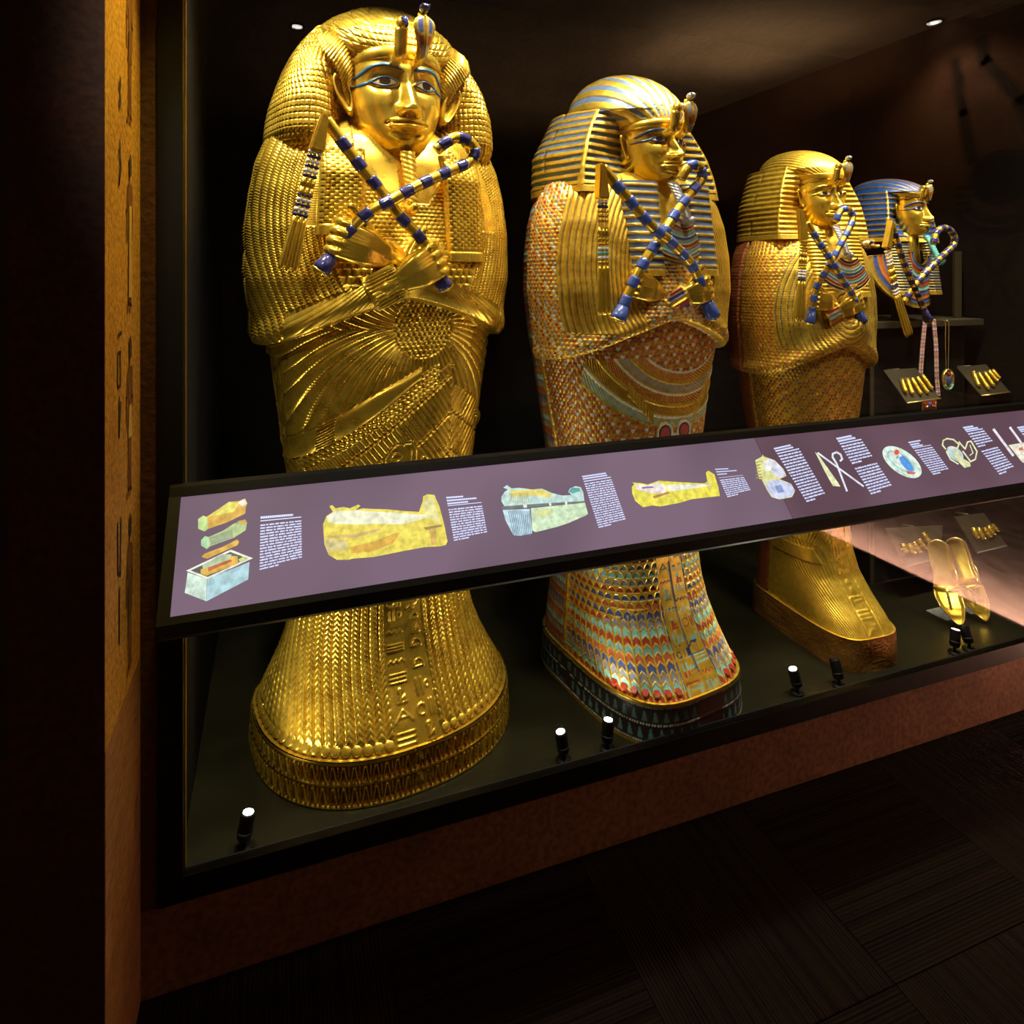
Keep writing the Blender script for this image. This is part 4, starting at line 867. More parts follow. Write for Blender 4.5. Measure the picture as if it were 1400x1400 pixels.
    if k == 2:   # six sided carnelian inlays on the toe rim
        i0 = 9; row = P[i0]; rU = U[i0]; d = .0315
        for j in range(-9, 10):
            if -1.6 < j+.0 < 2.3 and abs(j-.35) < 2.2: continue
            uc = (j+.5)*d
            if abs(uc) > .33 or abs(j+.5-.35) < 2.0: continue
            pos = Vector([np.interp(uc, rU[:nf], row[:nf, q]) for q in range(3)]); nx = np.interp(uc+.004, rU[:nf], row[:nf, 0])-np.interp(uc-.004, rU[:nf], row[:nf, 0]); ny = np.interp(uc+.004, rU[:nf], row[:nf, 1])-np.interp(uc-.004, rU[:nf], row[:nf, 1])
            nr = Vector((ny, -nx, 0)).normalized(); nr = Vector((nr.x*.66, nr.y*.66, .75)).normalized(); rot = nr.to_track_quat('Z', 'Y').to_matrix()
            bm = bmesh.new(); vs = []
            for rr, hh in ((1, 0), (.8, .004)): vs.append([bm.verts.new(pos+rot @ Vector((.0125*rr*math.cos(a_*math.pi/3), .0125*rr*math.sin(a_*math.pi/3), hh))) for a_ in range(6)])
            for a_ in range(6): bm.faces.new((vs[0][a_], vs[0][(a_+1) % 6], vs[1][(a_+1) % 6], vs[1][a_]))
            bm.faces.new(vs[1]); bm_obj('toe_inlay', bm, M['red'], t)
    pedestal(t, wk[0]+.012, fk[0]+.010, bk[0]+.012, n_foot, hp+.004, 'inlay' if k == 2 else 'plain', M['gild_fine'], 360, 40)
    return t

def coffin_two():
    t = coffin_cloth(2, 'gilded coffin with a blue and gold striped head-cloth and red and turquoise scale inlay', 1., 1., 1., 'blue', 700, 640, 3.4)
    nemes(t, M['gild_fine'], 1., 1.80, 1.545, 1.955, .165, .272, .105, -.222, 1.752, 'blue')
    for sg in (-1, 1): lappet(t, M['gild_fine'], sg, .052, .170, 1.295, 1.576, -.290, -.240, 'blue', .024, 1.)
    F = Face(.084, -.120, 1.706, 1.42, 1.18); F.build(t, M['face'], 150, 190); F.eyes(t, M['eye_white'], M['iris'], M['kohl_dark'], M['kohl_dark'], .05)
    n = 90; an = np.linspace(-1.7, 1.7, n); rows = [np.stack([(.101+o)*np.sin(an), -.122-(.099*1.14+o)*np.cos(an), 1.744+dz+.014*np.cos(an)], -1) for dz, o in ((-.011, -.001), (-.009, .005), (.010, .0055), (.012, -.001))]
    Acc().grid(np.array(rows)).build('brow_band', M['gold'], t)
    for sg in (-1, 1): ear(2, t, M['face'], (sg*.101, -.140, 1.688), .080, sg, .6)
    tube('neck', [(0, -.12, 1.40), (0, -.12, 1.50), (0, -.115, 1.63)], [.085, .066, .062], M['face'], t, 36)
    beard(t, (0, -.232, 1.578), (0, -.280, 1.458), .0175, .0135, M['silver'])
    brow_emblems(t, .094, -.235, 1.738, .90, M['silver'], pale=True)
    collar(t, M['gild_fine'], .04, .175, 1.50, -.282, ['red', 'pale', 'red', 'grey', 'turq', 'blue', 'teal', 'red', 'grey', 'turq', 'grey', 'dgold', 'pale'], -125, -55, .5, 'bead_collar', 0, 0)
    yl = -.272
    w0, k0 = loc(2, 896, 399, yl+.01), loc(2, 872, 390, yl-.01)
    hand(t, w0, k0, loc(2, 873, 370, yl)-loc(2, 852, 425, yl), .078, M['face'])
    w1, k1 = loc(2, 940, 403, yl), loc(2, 968, 394, yl-.02); hand(t, w1, k1, loc(2, 950, 370, yl)-loc(2, 972, 430, yl), .078, M['face'])
    cuff(t, loc(2, 911, 421, yl+.02), loc(2, 939, 404, yl), .038, .035, ('red', 'gold', 'blue'), M['gild_fine'], 8); cuff(t, loc(2, 918, 412, yl+.05), loc(2, 897, 401, yl+.02), .036, .031, ('turq', 'dgold'), M['gild_fine'], 8, flat=.5)
    crook(2, t, [(847, 432), (873, 372), (910, 313), (926, 288), (944, 264), (956, 250), (960, 238), (954, 227), (944, 226), (937, 233), (931, 245)],
          [-.27, -.285, -.300, -.30, -.30, -.30, -.30, -.30, -.30, -.30, -.295], .0150, .058, 'blue and gold banded crook held by the coffin with the blue striped head-cloth', M['blue'])
    flail(2, t, [(823, 229), (853, 265), (890, 308), (921, 335), (950, 370), (973, 428)], [(822, 227), (823, 272)], [(824, 273), (825, 362)], (826, 430),
          [-.31, -.318, -.325, -.32, -.30, -.28], .0150, .059, 'blue and gold flail held by the coffin with the blue striped head-cloth', M['blue'], .0165, ['lapis', 'gold', 'gold', 'bar', 'bar', 'gold', 'lapis', 'turq', 'gold'])

def coffin_three():
    t = coffin_cloth(3, 'slender all-gold coffin with a ribbed gold head-cloth, between striped coffin and blue mask', .90, .705, .86, 'gold', 480, 460, 4.0)
    t2 = t; z = .9
    nemes(t, M['gild_fine'], .84, 1.680, 1.425, 1.768, .122, .200, .084, -.178, 1.642, 'gold', nz=150, nu=220)
    for sg in (-1, 1): lappet(t, M['gild_fine'], sg, .040, .118, 1.22, 1.45, -.240, -.180, 'gold', .013, .84)
    F = Face(.077, -.080, 1.588, 1.24, 1.06); F.build(t, M['face'], 130, 160); F.eyes(t, M['eye_white'], M['iris'], M['gold'], M['gold'], .05)
    n = 80; an = np.linspace(-1.7, 1.7, n); rows = [np.stack([(.080+o)*np.sin(an), -.080-(.079*1.14+o)*np.cos(an), 1.632+dz+.012*np.cos(an)], -1) for dz, o in ((-.009, -.001), (-.007, .004), (.008, .0045), (.010, -.001))]
    Acc().grid(np.array(rows)).build('brow_band', M['gold'], t)
    for sg in (-1, 1): ear(3, t, M['face'], (sg*.083, -.105, 1.575), .070, sg, .6)
    tube('neck', [(0, -.09, 1.30), (0, -.09, 1.41), (0, -.088, 1.51)], [.07, .055, .052], M['face'], t, 32)
    beard(t, (0, -.172, 1.474), (0, -.208, 1.365), .0145, .0115, M['silver'])
    brow_emblems(t, .078, -.172, 1.636, .72, M['silver'], pale=True)
    collar(t, M['gild_fine'], .05, .155, 1.395, -.238, ['dblue', 'red', 'pale', 'turq', 'blue', 'red', 'teal', 'grey', 'red', 'dblue'], -135, -45, .4, 'bead_collar')
    for sg in (-1, 1): collar(t, M['gild_fine'], .105, .150, 1.32, -.225, ['teal', 'dblue', 'rust'], -175 if sg < 0 else -45, -135 if sg < 0 else -5, .9, 'shoulder_collar')
    yl = -.235
    hand(t, loc(3, 1136, 414, yl+.01), loc(3, 1117, 411, yl-.01), loc(3, 1118, 395, yl)-loc(3, 1108, 438, yl), .066, M['face'])
    hand(t, loc(3, 1149, 424, yl), loc(3, 1176, 412, yl-.015), loc(3, 1165, 402, yl)-loc(3, 1181, 440, yl), .066, M['face'])
    cuff(t, loc(3, 1128, 435, yl+.015), loc(3, 1148, 424, yl), .034, .031, ('teal', 'rust', 'dgold'), M['gild_fine'], 7)
    crook(3, t, [(1108, 437), (1116, 395), (1133, 364), (1147, 338), (1158, 318), (1165, 303), (1165, 293), (1159, 286), (1151, 287), (1146, 294), (1143, 303)],
          [-.235, -.25, -.262, -.262, -.26, -.255, -.25, -.25, -.25, -.25, -.25], .0110, .042, 'blue and gold banded crook held by the slender all-gold coffin', M['blue'])
    flail(3, t, [(1103, 304), (1119, 330), (1138, 359), (1156, 389), (1165, 403), (1178, 436)], [(1094, 288), (1099, 328)], [(1099, 329), (1096, 384)], (1093, 439),
          [-.27, -.275, -.28, -.27, -.26, -.24], .0110, .042, 'blue and gold flail held by the slender all-gold coffin', M['blue'], .0145, ['gold', 'gold', 'bar', 'bar', 'gold', 'bead_white', 'lapis'])

def bust():
    k = 4; X0, Y0, p = CASE[k]; t = empty('funerary_mask', (X0, Y0, FLOOR), math.radians(p), 'golden funerary mask with a bright blue striped head-cloth and turquoise beard, above the dark plinth', 'mask')
    g = M['gild_fine']
    nemes(t, g, .78, 1.640, 1.435, 1.712, .118, .172, .080, -.160, 1.622, 'royal', nz=140, nu=220)
    for sg in (-1, 1): lappet(t, g, sg, .055, .150, 1.215, 1.455, -.165, -.130, 'royal', .0115, .78)
    F = Face(.073, -.075, 1.572, 1.20); F.build(t, M['face'], 120, 150); F.eyes(t, M['eye_white'], M['iris'], M['kohl_dark'], M['kohl_dark'], .05)
    n = 80; an = np.linspace(-1.7, 1.7, n); rows = [np.stack([(.075+o)*np.sin(an), -.075-(.073*1.14+o)*np.cos(an), 1.617+dz+.006*np.cos(an)], -1) for dz, o in ((-.008, -.001), (-.006, .004), (.008, .0045), (.010, -.001))]
    Acc().grid(np.array(rows)).build('brow_band', M['gold'], t)
    for sg in (-1, 1): ear(4, t, M['face'], (sg*.076, -.092, 1.560), .066, sg, .6)
    tube('neck', [(0, -.075, 1.30), (0, -.075, 1.42), (0, -.075, 1.50)], [.06, .050, .048], M['face'], t, 32)
    beard(t, (0, -.160, 1.462), (0, -.192, 1.352), .0145, .0115, M['turq'])
    brow_emblems(t, .073, -.128, 1.618, .66, M['silver'], pale=True)
    seq = ['blue', 'red', 'turq', 'blue', 'red', 'turq', 'blue', 'orange', 'blue', 'wgold']
    # broad collar: a full shell over chest and shoulders
    n, kk = 150, 110; an = np.linspace(-math.pi*1.02, math.pi*.02, n); rr = np.linspace(.055, .215, kk); A_, R_ = np.meshgrid(an, rr)
    X = R_*1.02*np.cos(A_); S_ = -np.sin(A_); q = (R_-.055)/.16
    Zc = 1.395-R_*1.0*S_.clip(0)-.02*q; Yc = -.145*(1-.0*q)+.9*(np.abs(X)-.07).clip(0)**1.15*.8+.01*q
    ii = np.clip((q*len(seq)).astype(int), 0, len(seq)-1); b = fr(q*len(seq)); col = np.array([cv(c_) for c_ in seq])[ii]; col[(b < .14)] = cv('gold')
    col[q > .93] = cv('gold'); Acc().grid(np.stack([X, Yc, Zc], -1), .0015*np.sin(np.pi*b)+.0004*np.sin(A_*R_/.004*3.14), col).grid(np.stack([X, Yc+.012, Zc], -1), None, None, flip=True).build('broad_collar', g, t)
    for sg in (-1, 1):   # falcon head ends of the collar on the shoulders
        bm = bmesh.new(); bm_ball(bm, (sg*.195, -.03, 1.425), .036, 16, 10, (1., .8, .72)); bm_ball(bm, (sg*.190, -.065, 1.415), .016, 10, 8, (.6, 1.4, .6)); o = bm_obj('falcon_head', bm, M['gold_pale'], t, True)
        bm = bmesh.new(); bm_ball(bm, (sg*.207, -.062, 1.432), .007, 8, 6); bm_obj('falcon_eye', bm, M['kohl_dark'], o, True)
    for ch in t.children: ch.location.z -= 1.17
    t.location.z += 1.17
    crook(4, t, [(1236, 413), (1251, 390), (1270, 368), (1294, 345), (1303, 336), (1305, 325), (1298, 314), (1288, 312), (1280, 319), (1276, 333)],
          [-.215, -.235, -.25, -.26, -.26, -.26, -.26, -.26, -.26, -.26], .0125, .038, 'blue and gold banded crook standing free in front of the blue striped mask', M['lapis'], pommel=False)
    flail(4, t, [(1219, 305), (1233, 351), (1244, 380), (1255, 404), (1268, 435)], [(1218, 304), (1212, 340)], [(1213, 341), (1226, 403)], (1243, 459),
          [-.30, -.30, -.295, -.28, -.27], .0105, .040, 'blue and gold flail with white beads hanging before the blue striped mask', M['lapis'], .0155, ['bead_white', 'bead_white', 'bead_white', 'bar', 'bar', 'bar', 'bead_white', 'lapis', 'bead_white'])

# ------------------------------------------------------------------ the setting
def stone(name, base, dark, sc=3., stretch=(1, 1, 1), rough=.8, bump=.35, fine=60):
    m, nt, b = nodes(name); b.inputs['Roughness'].default_value = rough
    tc = nt.nodes.new('ShaderNodeTexCoord'); mp = nt.nodes.new('ShaderNodeMapping'); mp.inputs['Scale'].default_value = stretch; lk(nt, tc.outputs['Object'], mp.inputs[0])
    n1 = nt.nodes.new('ShaderNodeTexNoise'); n1.inputs['Scale'].default_value = sc; n1.inputs['Detail'].default_value = 9; n1.inputs['Roughness'].default_value = .7; lk(nt, mp.outputs[0], n1.inputs['Vector'])
    r1 = nt.nodes.new('ShaderNodeValToRGB'); r1.color_ramp.elements[0].position = .34; r1.color_ramp.elements[0].color = (*dark, 1); r1.color_ramp.elements[1].position = .56; r1.color_ramp.elements[1].color = (*base, 1); lk(nt, n1.outputs['Fac'], r1.inputs[0])
    n2 = nt.nodes.new('ShaderNodeTexNoise'); n2.inputs['Scale'].default_value = fine; n2.inputs['Detail'].default_value = 4; lk(nt, mp.outputs[0], n2.inputs['Vector'])
    mx = nt.nodes.new('ShaderNodeMix'); mx.data_type = 'RGBA'; mx.blend_type = 'MULTIPLY'; mx.inputs[0].default_value = .7; r2 = nt.nodes.new('ShaderNodeValToRGB'); r2.color_ramp.elements[0].position = .35; r2.color_ramp.elements[0].color = (.4, .34, .3, 1); r2.color_ramp.elements[1].position = .6
    lk(nt, n2.outputs['Fac'], r2.inputs[0]); lk(nt, r1.outputs[0], mx.inputs[6]); lk(nt, r2.outputs[0], mx.inputs[7]); lk(nt, mx.outputs[2], b.inputs['Base Color'])
    bp = nt.nodes.new('ShaderNodeBump'); bp.inputs['Strength'].default_value = bump; bp.inputs['Distance'].default_value = .006; lk(nt, n2.outputs['Fac'], bp.inputs['Height']); lk(nt, bp.outputs[0], b.inputs['Normal'])
    return m
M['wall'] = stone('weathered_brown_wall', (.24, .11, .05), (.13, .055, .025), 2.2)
M['wall_shaded'] = stone('shaded_red_brown_wall', (.085, .028, .012), (.05, .016, .008), 2.2)  # shade put into the colour: darker wall for unlit pillar front and strip
M['ochre'] = stone('painted_ochre_wall', (.62, .33, .05), (.46, .22, .03), 3., fine=90)
M['dado'] = stone('brown_grained_dado', (.36, .17, .07), (.25, .11, .045), 2.5, (1, 1, 6), fine=30)
M['pinkwall'] = stone('pale_pinkish_grained_wall', (.62, .42, .34), (.40, .25, .20), 2.5, (1, .25, 1), fine=35)
M['ceil'] = stone('rough_brown_ceiling', (.45, .31, .18), (.30, .2, .11), 2.2, fine=40)
M['darkpaint'] = mat('dark_printed_line', (.035, .016, .008), .8)
M['brownpaint'] = mat('brown_printed_figure', (.16, .055, .02), .8, var=.3)
M['skinpaint'] = mat('red_brown_printed_figure', (.22, .08, .03), .8, var=.3)
M['palepaint'] = mat('pale_printed_cloth', (.62, .42, .14), .8, var=.3)
def structure(o): o['kind'] = 'structure'; return o
def glass():
    m = bpy.data.materials.new('display_glass'); m.use_nodes = True; nt = m.node_tree; nt.nodes.clear()
    o = nt.nodes.new('ShaderNodeOutputMaterial'); t = nt.nodes.new('ShaderNodeBsdfTransparent'); g = nt.nodes.new('ShaderNodeBsdfGlossy'); g.inputs['Roughness'].default_value = 0; lw = nt.nodes.new('ShaderNodeLayerWeight'); lw.inputs['Blend'].default_value = .5
    pw = nt.nodes.new('ShaderNodeMath'); pw.operation = 'POWER'; pw.inputs[1].default_value = 5; lk(nt, lw.outputs['Facing'], pw.inputs[0])
    f = nt.nodes.new('ShaderNodeMath'); f.operation = 'MULTIPLY_ADD'; f.inputs[1].default_value = .96; f.inputs[2].default_value = .04; lk(nt, pw.outputs[0], f.inputs[0])
    x = nt.nodes.new('ShaderNodeMixShader'); lk(nt, f.outputs[0], x.inputs[0]); lk(nt, t.outputs[0], x.inputs[1]); lk(nt, g.outputs[0], x.inputs[2]); lk(nt, x.outputs[0], o.inputs[0]); return m
M['glass'] = glass()
GY = 1.53
def flat_shape(name, pts2, place, m, parent, kind=None):
    """flat painted shape: list of polygons in 2-D, put on a surface by place(u, v)"""
    V, F = [], []
    for poly in pts2:
        i = len(V); V += [place(u, v) for u, v in poly]; F.append(tuple(range(i, i+len(poly))))
    return mesh_obj(name, V, F, m, parent, False, kind=kind)
def stroke(pts, w, closed=False):
    out = []; n = len(pts)
    for i in range(n-1+closed):
        (x0, y0), (x1, y1) = pts[i], pts[(i+1) % n]; L = math.hypot(x1-x0, y1-y0)+1e-9; dx, dy = (x1-x0)/L*w/2, (y1-y0)/L*w/2
        out.append([(x0-dx*.6-dy, y0-dy*.6+dx), (x1+dx*.6-dy, y1+dy*.6+dx), (x1+dx*.6+dy, y1+dy*.6-dx), (x0-dx*.6+dy, y0-dy*.6-dx)])
    return out
def setting():
    X1 = 3.0
    fl = structure(empty('floor'))
    sub = box('underlay', (-2.6, -3.7, -.05), (X1+.05, GY+.05, -.004), M['black'], fl)
    mats = []
    for i, st in enumerate(((1, 0), (0, 1))):
        m, nt, b = nodes('ribbed_carpet_%s' % 'ab'[i]); b.inputs['Roughness'].default_value = .95; b.inputs['Specular IOR Level'].default_value = .1
        tc = nt.nodes.new('ShaderNodeTexCoord'); sp = nt.nodes.new('ShaderNodeSeparateXYZ'); lk(nt, tc.outputs['Object'], sp.inputs[0])
        ax = sp.outputs['X' if st[0] else 'Y']
        n = nt.nodes.new('ShaderNodeTexNoise'); n.noise_dimensions = '1D'; n.inputs['Scale'].default_value = 42; n.inputs['Detail'].default_value = 3; n.inputs['Roughness'].default_value = .8; lk(nt, ax, n.inputs['W'])
        r = nt.nodes.new('ShaderNodeValToRGB'); r.color_ramp.elements[0].position = .38; r.color_ramp.elements[0].color = (.006, .003, .002, 1); r.color_ramp.elements[1].position = .55; r.color_ramp.elements[1].color = (.018, .010, .006, 1); lk(nt, n.outputs['Fac'], r.inputs[0])
        sn = nt.nodes.new('ShaderNodeMath'); sn.operation = 'SINE'; ml = nt.nodes.new('ShaderNodeMath'); ml.operation = 'MULTIPLY'; ml.inputs[1].default_value = 2*math.pi/.0085; lk(nt, ax, ml.inputs[0]); lk(nt, ml.outputs[0], sn.inputs[0])
        mx = nt.nodes.new('ShaderNodeMix'); mx.data_type = 'RGBA'; mx.blend_type = 'MULTIPLY'; mx.inputs[0].default_value = .5; rr = nt.nodes.new('ShaderNodeMapRange'); rr.inputs['From Min'].default_value = -1; rr.inputs['To Min'].default_value = .35; lk(nt, sn.outputs[0], rr.inputs[0])
        lk(nt, r.outputs[0], mx.inputs[6]); lk(nt, rr.outputs[0], mx.inputs[7]); lk(nt, mx.outputs[2], b.inputs['Base Color'])
        bp = nt.nodes.new('ShaderNodeBump'); bp.inputs['Distance'].default_value = .003; bp.inputs['Strength'].default_value = .6; lk(nt, sn.outputs[0], bp.inputs['Height']); lk(nt, bp.outputs[0], b.inputs['Normal']); mats.append(m)
    T = .5; base = [None, None]
    for ix in range(-1, 7):
        for iy in range(-4, 3):
            x0, y0 = -.27+ix*T, GY-(iy+4-3)*T-T*0
            y0 = GY-T*(iy+5)+0.0
            if y0 < -1.6: continue
            q = (ix+iy) % 2
            if base[q] is None:
                base[q] = box('carpet_tile', (.001, .001, -.006), (T-.001, T-.001, 0), mats[q], fl, .0012); o = base[q]
            else: o = base[q].copy(); COL.objects.link(o)
            o.location = (x0, y0, 0)
    for iy in (0,):
        pass
    tag(box('carpet_field', (-2.6, -3.7, -.003), (X1, -1.5, -.001), mats[0], fl))
    # wall of the showcase: beneath the window and the narrow strip at its left
    w = structure(empty('wall_front')); w.location = (0, GY, 0)
    def bx(name, lo, hi, m, par=w): return box(name, (lo[0], lo[1]-(GY if par is w else 0), lo[2]), (hi[0], hi[1]-(GY if par is w else 0), hi[2]), m, par)
    bx('plinth_face', (-.266, GY, 0), (X1, GY+.04, .183), M['wall']); bx('side_strip', (-.266, GY, .183), (-.235, GY+.04, 2.72), M['wall_shaded'])
    # frame of the window
    fr_ = structure(empty('window_1', (0, GY, 0)))
    for nm, lo, hi in (('frame_post', (-.235, -.004, .183), (-.186, .022, 2.72)), ('frame_sill', (-.186, -.004, .183), (X1, .022, .236))): box(nm, lo, hi, M['black'], fr_, .0015)
    box('pane', (-.186, .010, .236), (X1, .018, 2.70), M['glass'], fr_)
    box('gilt_seal', (-.186, .019, .236), (-.1835, .030, 2.70), M['gold_dull'], fr_)
    # inside of the case
    for nm, lo, hi, m in (('wall_case_back', (-.24, 2.78, .1), (X1+.02, 2.82, 2.72), 'blackmat'), ('wall_case_left', (-.24, GY+.055, .1), (-.20, 2.78, 2.72), 'blackmat'),
                          ('wall_case_right', (X1-.02, GY+.055, .1), (X1+.02, 2.78, 2.72), 'blackmat'), ('ceiling_case', (-.24, GY+.055, 2.69), (X1, 2.78, 2.72), 'blackmat'), ('floor_case', (-.20, GY+.052, .16), (X1-.02, 2.78, FLOOR), 'deck')):
        structure(box(nm, lo, hi, M[m]))
    structure(box('trim_2', (-.20, GY+.024, .17), (X1-.02, GY+.051, .212), mat('brown_inner_ledge', (.010, .005, .003), .8, spec=.1)))
    # room: side walls, back, ceiling
    wr = structure(empty('wall_right', (X1, 0, 0)))
    box('upper_face', (0, -3.7, .95), (.05, GY, 2.75), M['wall'], wr); box('dado_face', (0, -3.7, 0), (.05, GY, .95), M['pinkwall'], wr)
    box('light_shield_kerb', (-.062, -3.7, 0), (-.054, GY-.01, .022), M['black'], wr)  # added to hide the strip lamp and keep its light off the floor
    structure(box('wall_back', (-2.6, -3.75, 0), (X1, -3.7, 2.75), M['wall'])); structure(box('ceiling', (-2.6, -3.7, 2.70), (X1, 1.0, 2.75), M['ceil']))
    structure(box('trim_1', (-2.6, 1.0, 2.66), (X1, GY+.04, 2.75), M['ceil']))
    # big printed king on the right wall: crown, face, collar, crossed sceptres
    def pl(y, z): return Vector((-.002, y, z))
    king = empty('painted_king', (X1, 0, 0), 0, 'large dark printed crowned king on the brown right wall, mirrored in the glass', 'wall painting')
    yc = 1.05
    arc = lambda cx, cz, rx, rz, a0, a1, n=16: [(cx+rx*math.cos(math.radians(a0+(a1-a0)*i/n)), cz+rz*math.sin(math.radians(a0+(a1-a0)*i/n))) for i in range(n+1)]
    flat_shape('crown_outline', stroke([(yc+.20, 2.02), (yc+.13, 2.25), (yc-.02, 2.46), (yc-.04, 2.56)], .055)+stroke([(yc-.08, 2.02), (yc-.12, 2.25), (yc-.16, 2.5)], .05), pl, M['darkpaint'], king)
    flat_shape('face_shape', [arc(yc+.05, 1.93, .14, .12, 0, 360, 24)], pl, M['darkpaint'], king)
    flat_shape('collar_arc', stroke(arc(yc+.03, 1.86, .20, .17, 200, 340), .035)+stroke(arc(yc+.03, 1.86, .145, .12, 200, 340), .02), pl, M['brownpaint'], king)
    flat_shape('crossed_staffs', stroke([(yc+.12, 1.66), (yc-.02, 1.36)], .028)+stroke([(yc-.06, 1.66), (yc+.09, 1.36)], .028), pl, M['darkpaint'], king)
    gl = []
    for j in range(5):
        gl += stroke(arc(.86+.0-j*.11+.9, 2.25+.03*(j % 2), .03, .05, 0, 360, 8), .015); gl += stroke([(1.70-j*.11, 2.08), (1.70-j*.11, 2.2)], .015)
    for j in range(4): gl += stroke([(.97, 1.9-j*.035), (.90, 1.9-j*.035)], .012)
    flat_shape('picture_writing', gl, pl, M['darkpaint'], king, 'stuff')
    # pillar at the left: painted flank and carved front
    wl = structure(empty('wall_left', (-.266, 0, 0)))
    box('painted_flank', (-.02, 1.238, .715), (0, GY+.04, 2.72), M['ochre'], wl); box('flank_dado', (-.02, 1.238, 0), (.0005, GY+.04, .715), M['dado'], wl)
    box('carved_face', (-2.35, 1.236, .70), (-.0005, 1.262, 2.72), M['wall_shaded'], wl); box('lower_face', (-2.35, 1.2355, 0), (-.0005, 1.262, .70), M['wall_shaded'], wl)
    structure(box('wall_side', (-2.62, -3.7, 0), (-2.60, 1.24, 2.75), M['wall']))
    # carved writing on the pillar's front, standing a little proud, beside an upright rule
    def pf(x, z): return Vector((x+.266, 1.2338, z))
    rule = [[(-.412, .74), (-.398, .74), (-.398, 2.7), (-.412, 2.7)]]; flat_shape('carved_rule', rule, pf, M['darkpaint'], wl)
    zz = 2.35
    i = 0
    while zz > .8:
        c0 = -.50; k = i % 6; g_ = []
        if k == 0: g_ = stroke(arc(c0, zz, .045, .05, 200, 360, 10), .022)
        elif k == 1: g_ = stroke([(c0-.07, zz-.02), (c0-.02, zz+.03), (c0+.02, zz-.02), (c0+.06, zz+.02)], .02)
        elif k == 2: g_ = stroke([(c0-.07, zz+.04), (c0+.055, zz+.04), (c0+.055, zz-.04), (c0-.07, zz-.04)], .018)+stroke([(c0-.07, zz), (c0+.05, zz)], .016)
        elif k == 3: g_ = stroke(arc(c0, zz, .05, .045, 0, 180, 10), .02)+stroke([(c0+.05, zz), (c0+.055, zz-.07)], .02)
        elif k == 4: g_ = stroke([(c0-.07, zz+.03), (c0+.05, zz+.03)], .022)+stroke([(c0-.07, zz-.02), (c0+.05, zz-.02)], .022)
        else: g_ = stroke([(c0-.03, zz-.05), (c0-.03, zz+.05)], .02)+stroke([(c0+.03, zz-.05), (c0+.03, zz+.05)], .02)
        flat_shape('carved_sign', g_, pf, M['darkpaint'], wl); zz -= .135; i += 1
    # the standing figures painted one above another on the pillar's flank, seen almost edge on
    def pk(y, z): return Vector((.0012, y, z))
    def pk2(y, z): return Vector((.0020, y, z))
    for j, (zt, hgt) in enumerate(((2.10, .31), (1.732, .30), (1.385, .305), (1.045, .30))):
        f = empty('painted_figure', (-.266, 0, 0), 0, ['painted standing figure on the ochre pillar flank, topmost of four', 'painted figure with a pale robe on the ochre pillar flank, second from the top', 'painted figure with a white kilt on the ochre pillar flank, third from the top', 'dark painted figure on the ochre pillar flank, lowest, beside the lit panel'][j], 'wall painting', 'painted figures on the pillar')
        yc = 1.425; h = hgt; z0 = zt-h; P_ = lambda u, v: (yc-u*h*.28, z0+v*h)
        flat_shape('hair', [[P_(-.12, .86), P_(-.14, .95), P_(-.02, 1.0), P_(.1, .97), P_(.12, .88), P_(.02, .84)]], pk2, M['darkpaint'], f)
        flat_shape('torso', [[P_(-.20, .80), P_(.18, .80), P_(.10, .55), P_(-.12, .55)], [P_(-.05, .86), P_(.07, .86), P_(.05, .79), P_(-.04, .79)]], pk, M['skinpaint'], f)
        kl = [[P_(-.13, .56), P_(.12, .56), P_(.22, .36), P_(-.18, .36)]] if j != 1 else [[P_(-.14, .66), P_(.12, .66), P_(.16, .08), P_(-.16, .08)]]
        flat_shape('garment', kl, pk2, M['palepaint'] if j in (1, 2) else M['brownpaint'], f)
        flat_shape('legs', stroke([P_(-.08, .36), P_(-.12, .03), P_(.0, .0)], .012)+stroke([P_(.08, .36), P_(.12, .04), P_(.26, .0)], .012), pk, M['skinpaint'], f)
        flat_shape('arms', stroke([P_(-.2, .78), P_(-.27, .6), P_(-.2, .45)], .010)+stroke([P_(.18, .78), P_(.30, .62), P_(.28, .44)], .010), pk, M['skinpaint'], f)
    gm = []
    for z in (1.83, 1.80): gm.append([(1.33, z), (1.345, z+.03), (1.352, z+.012), (1.343, z-.006)])
    gm += stroke([(1.34, 1.74), (1.35, 1.69), (1.335, 1.66), (1.345, 1.70), (1.33, 1.72)], .007)
    gm += stroke([(1.325, 1.39), (1.352, 1.395)], .008)+stroke([(1.325, 1.36), (1.325, 1.30), (1.345, 1.30), (1.345, 1.36), (1.33, 1.36)], .007)+stroke([(1.335, 1.28), (1.335, 1.21), (1.348, 1.27)], .007)
    gm += stroke([(1.325, 1.06), (1.327, .97), (1.345, .96), (1.35, 1.06)], .008)+stroke([(1.338, .94), (1.338, .84)], .008)
    flat_shape('picture_writing', gm, pk, M['darkpaint'], wl, 'stuff')

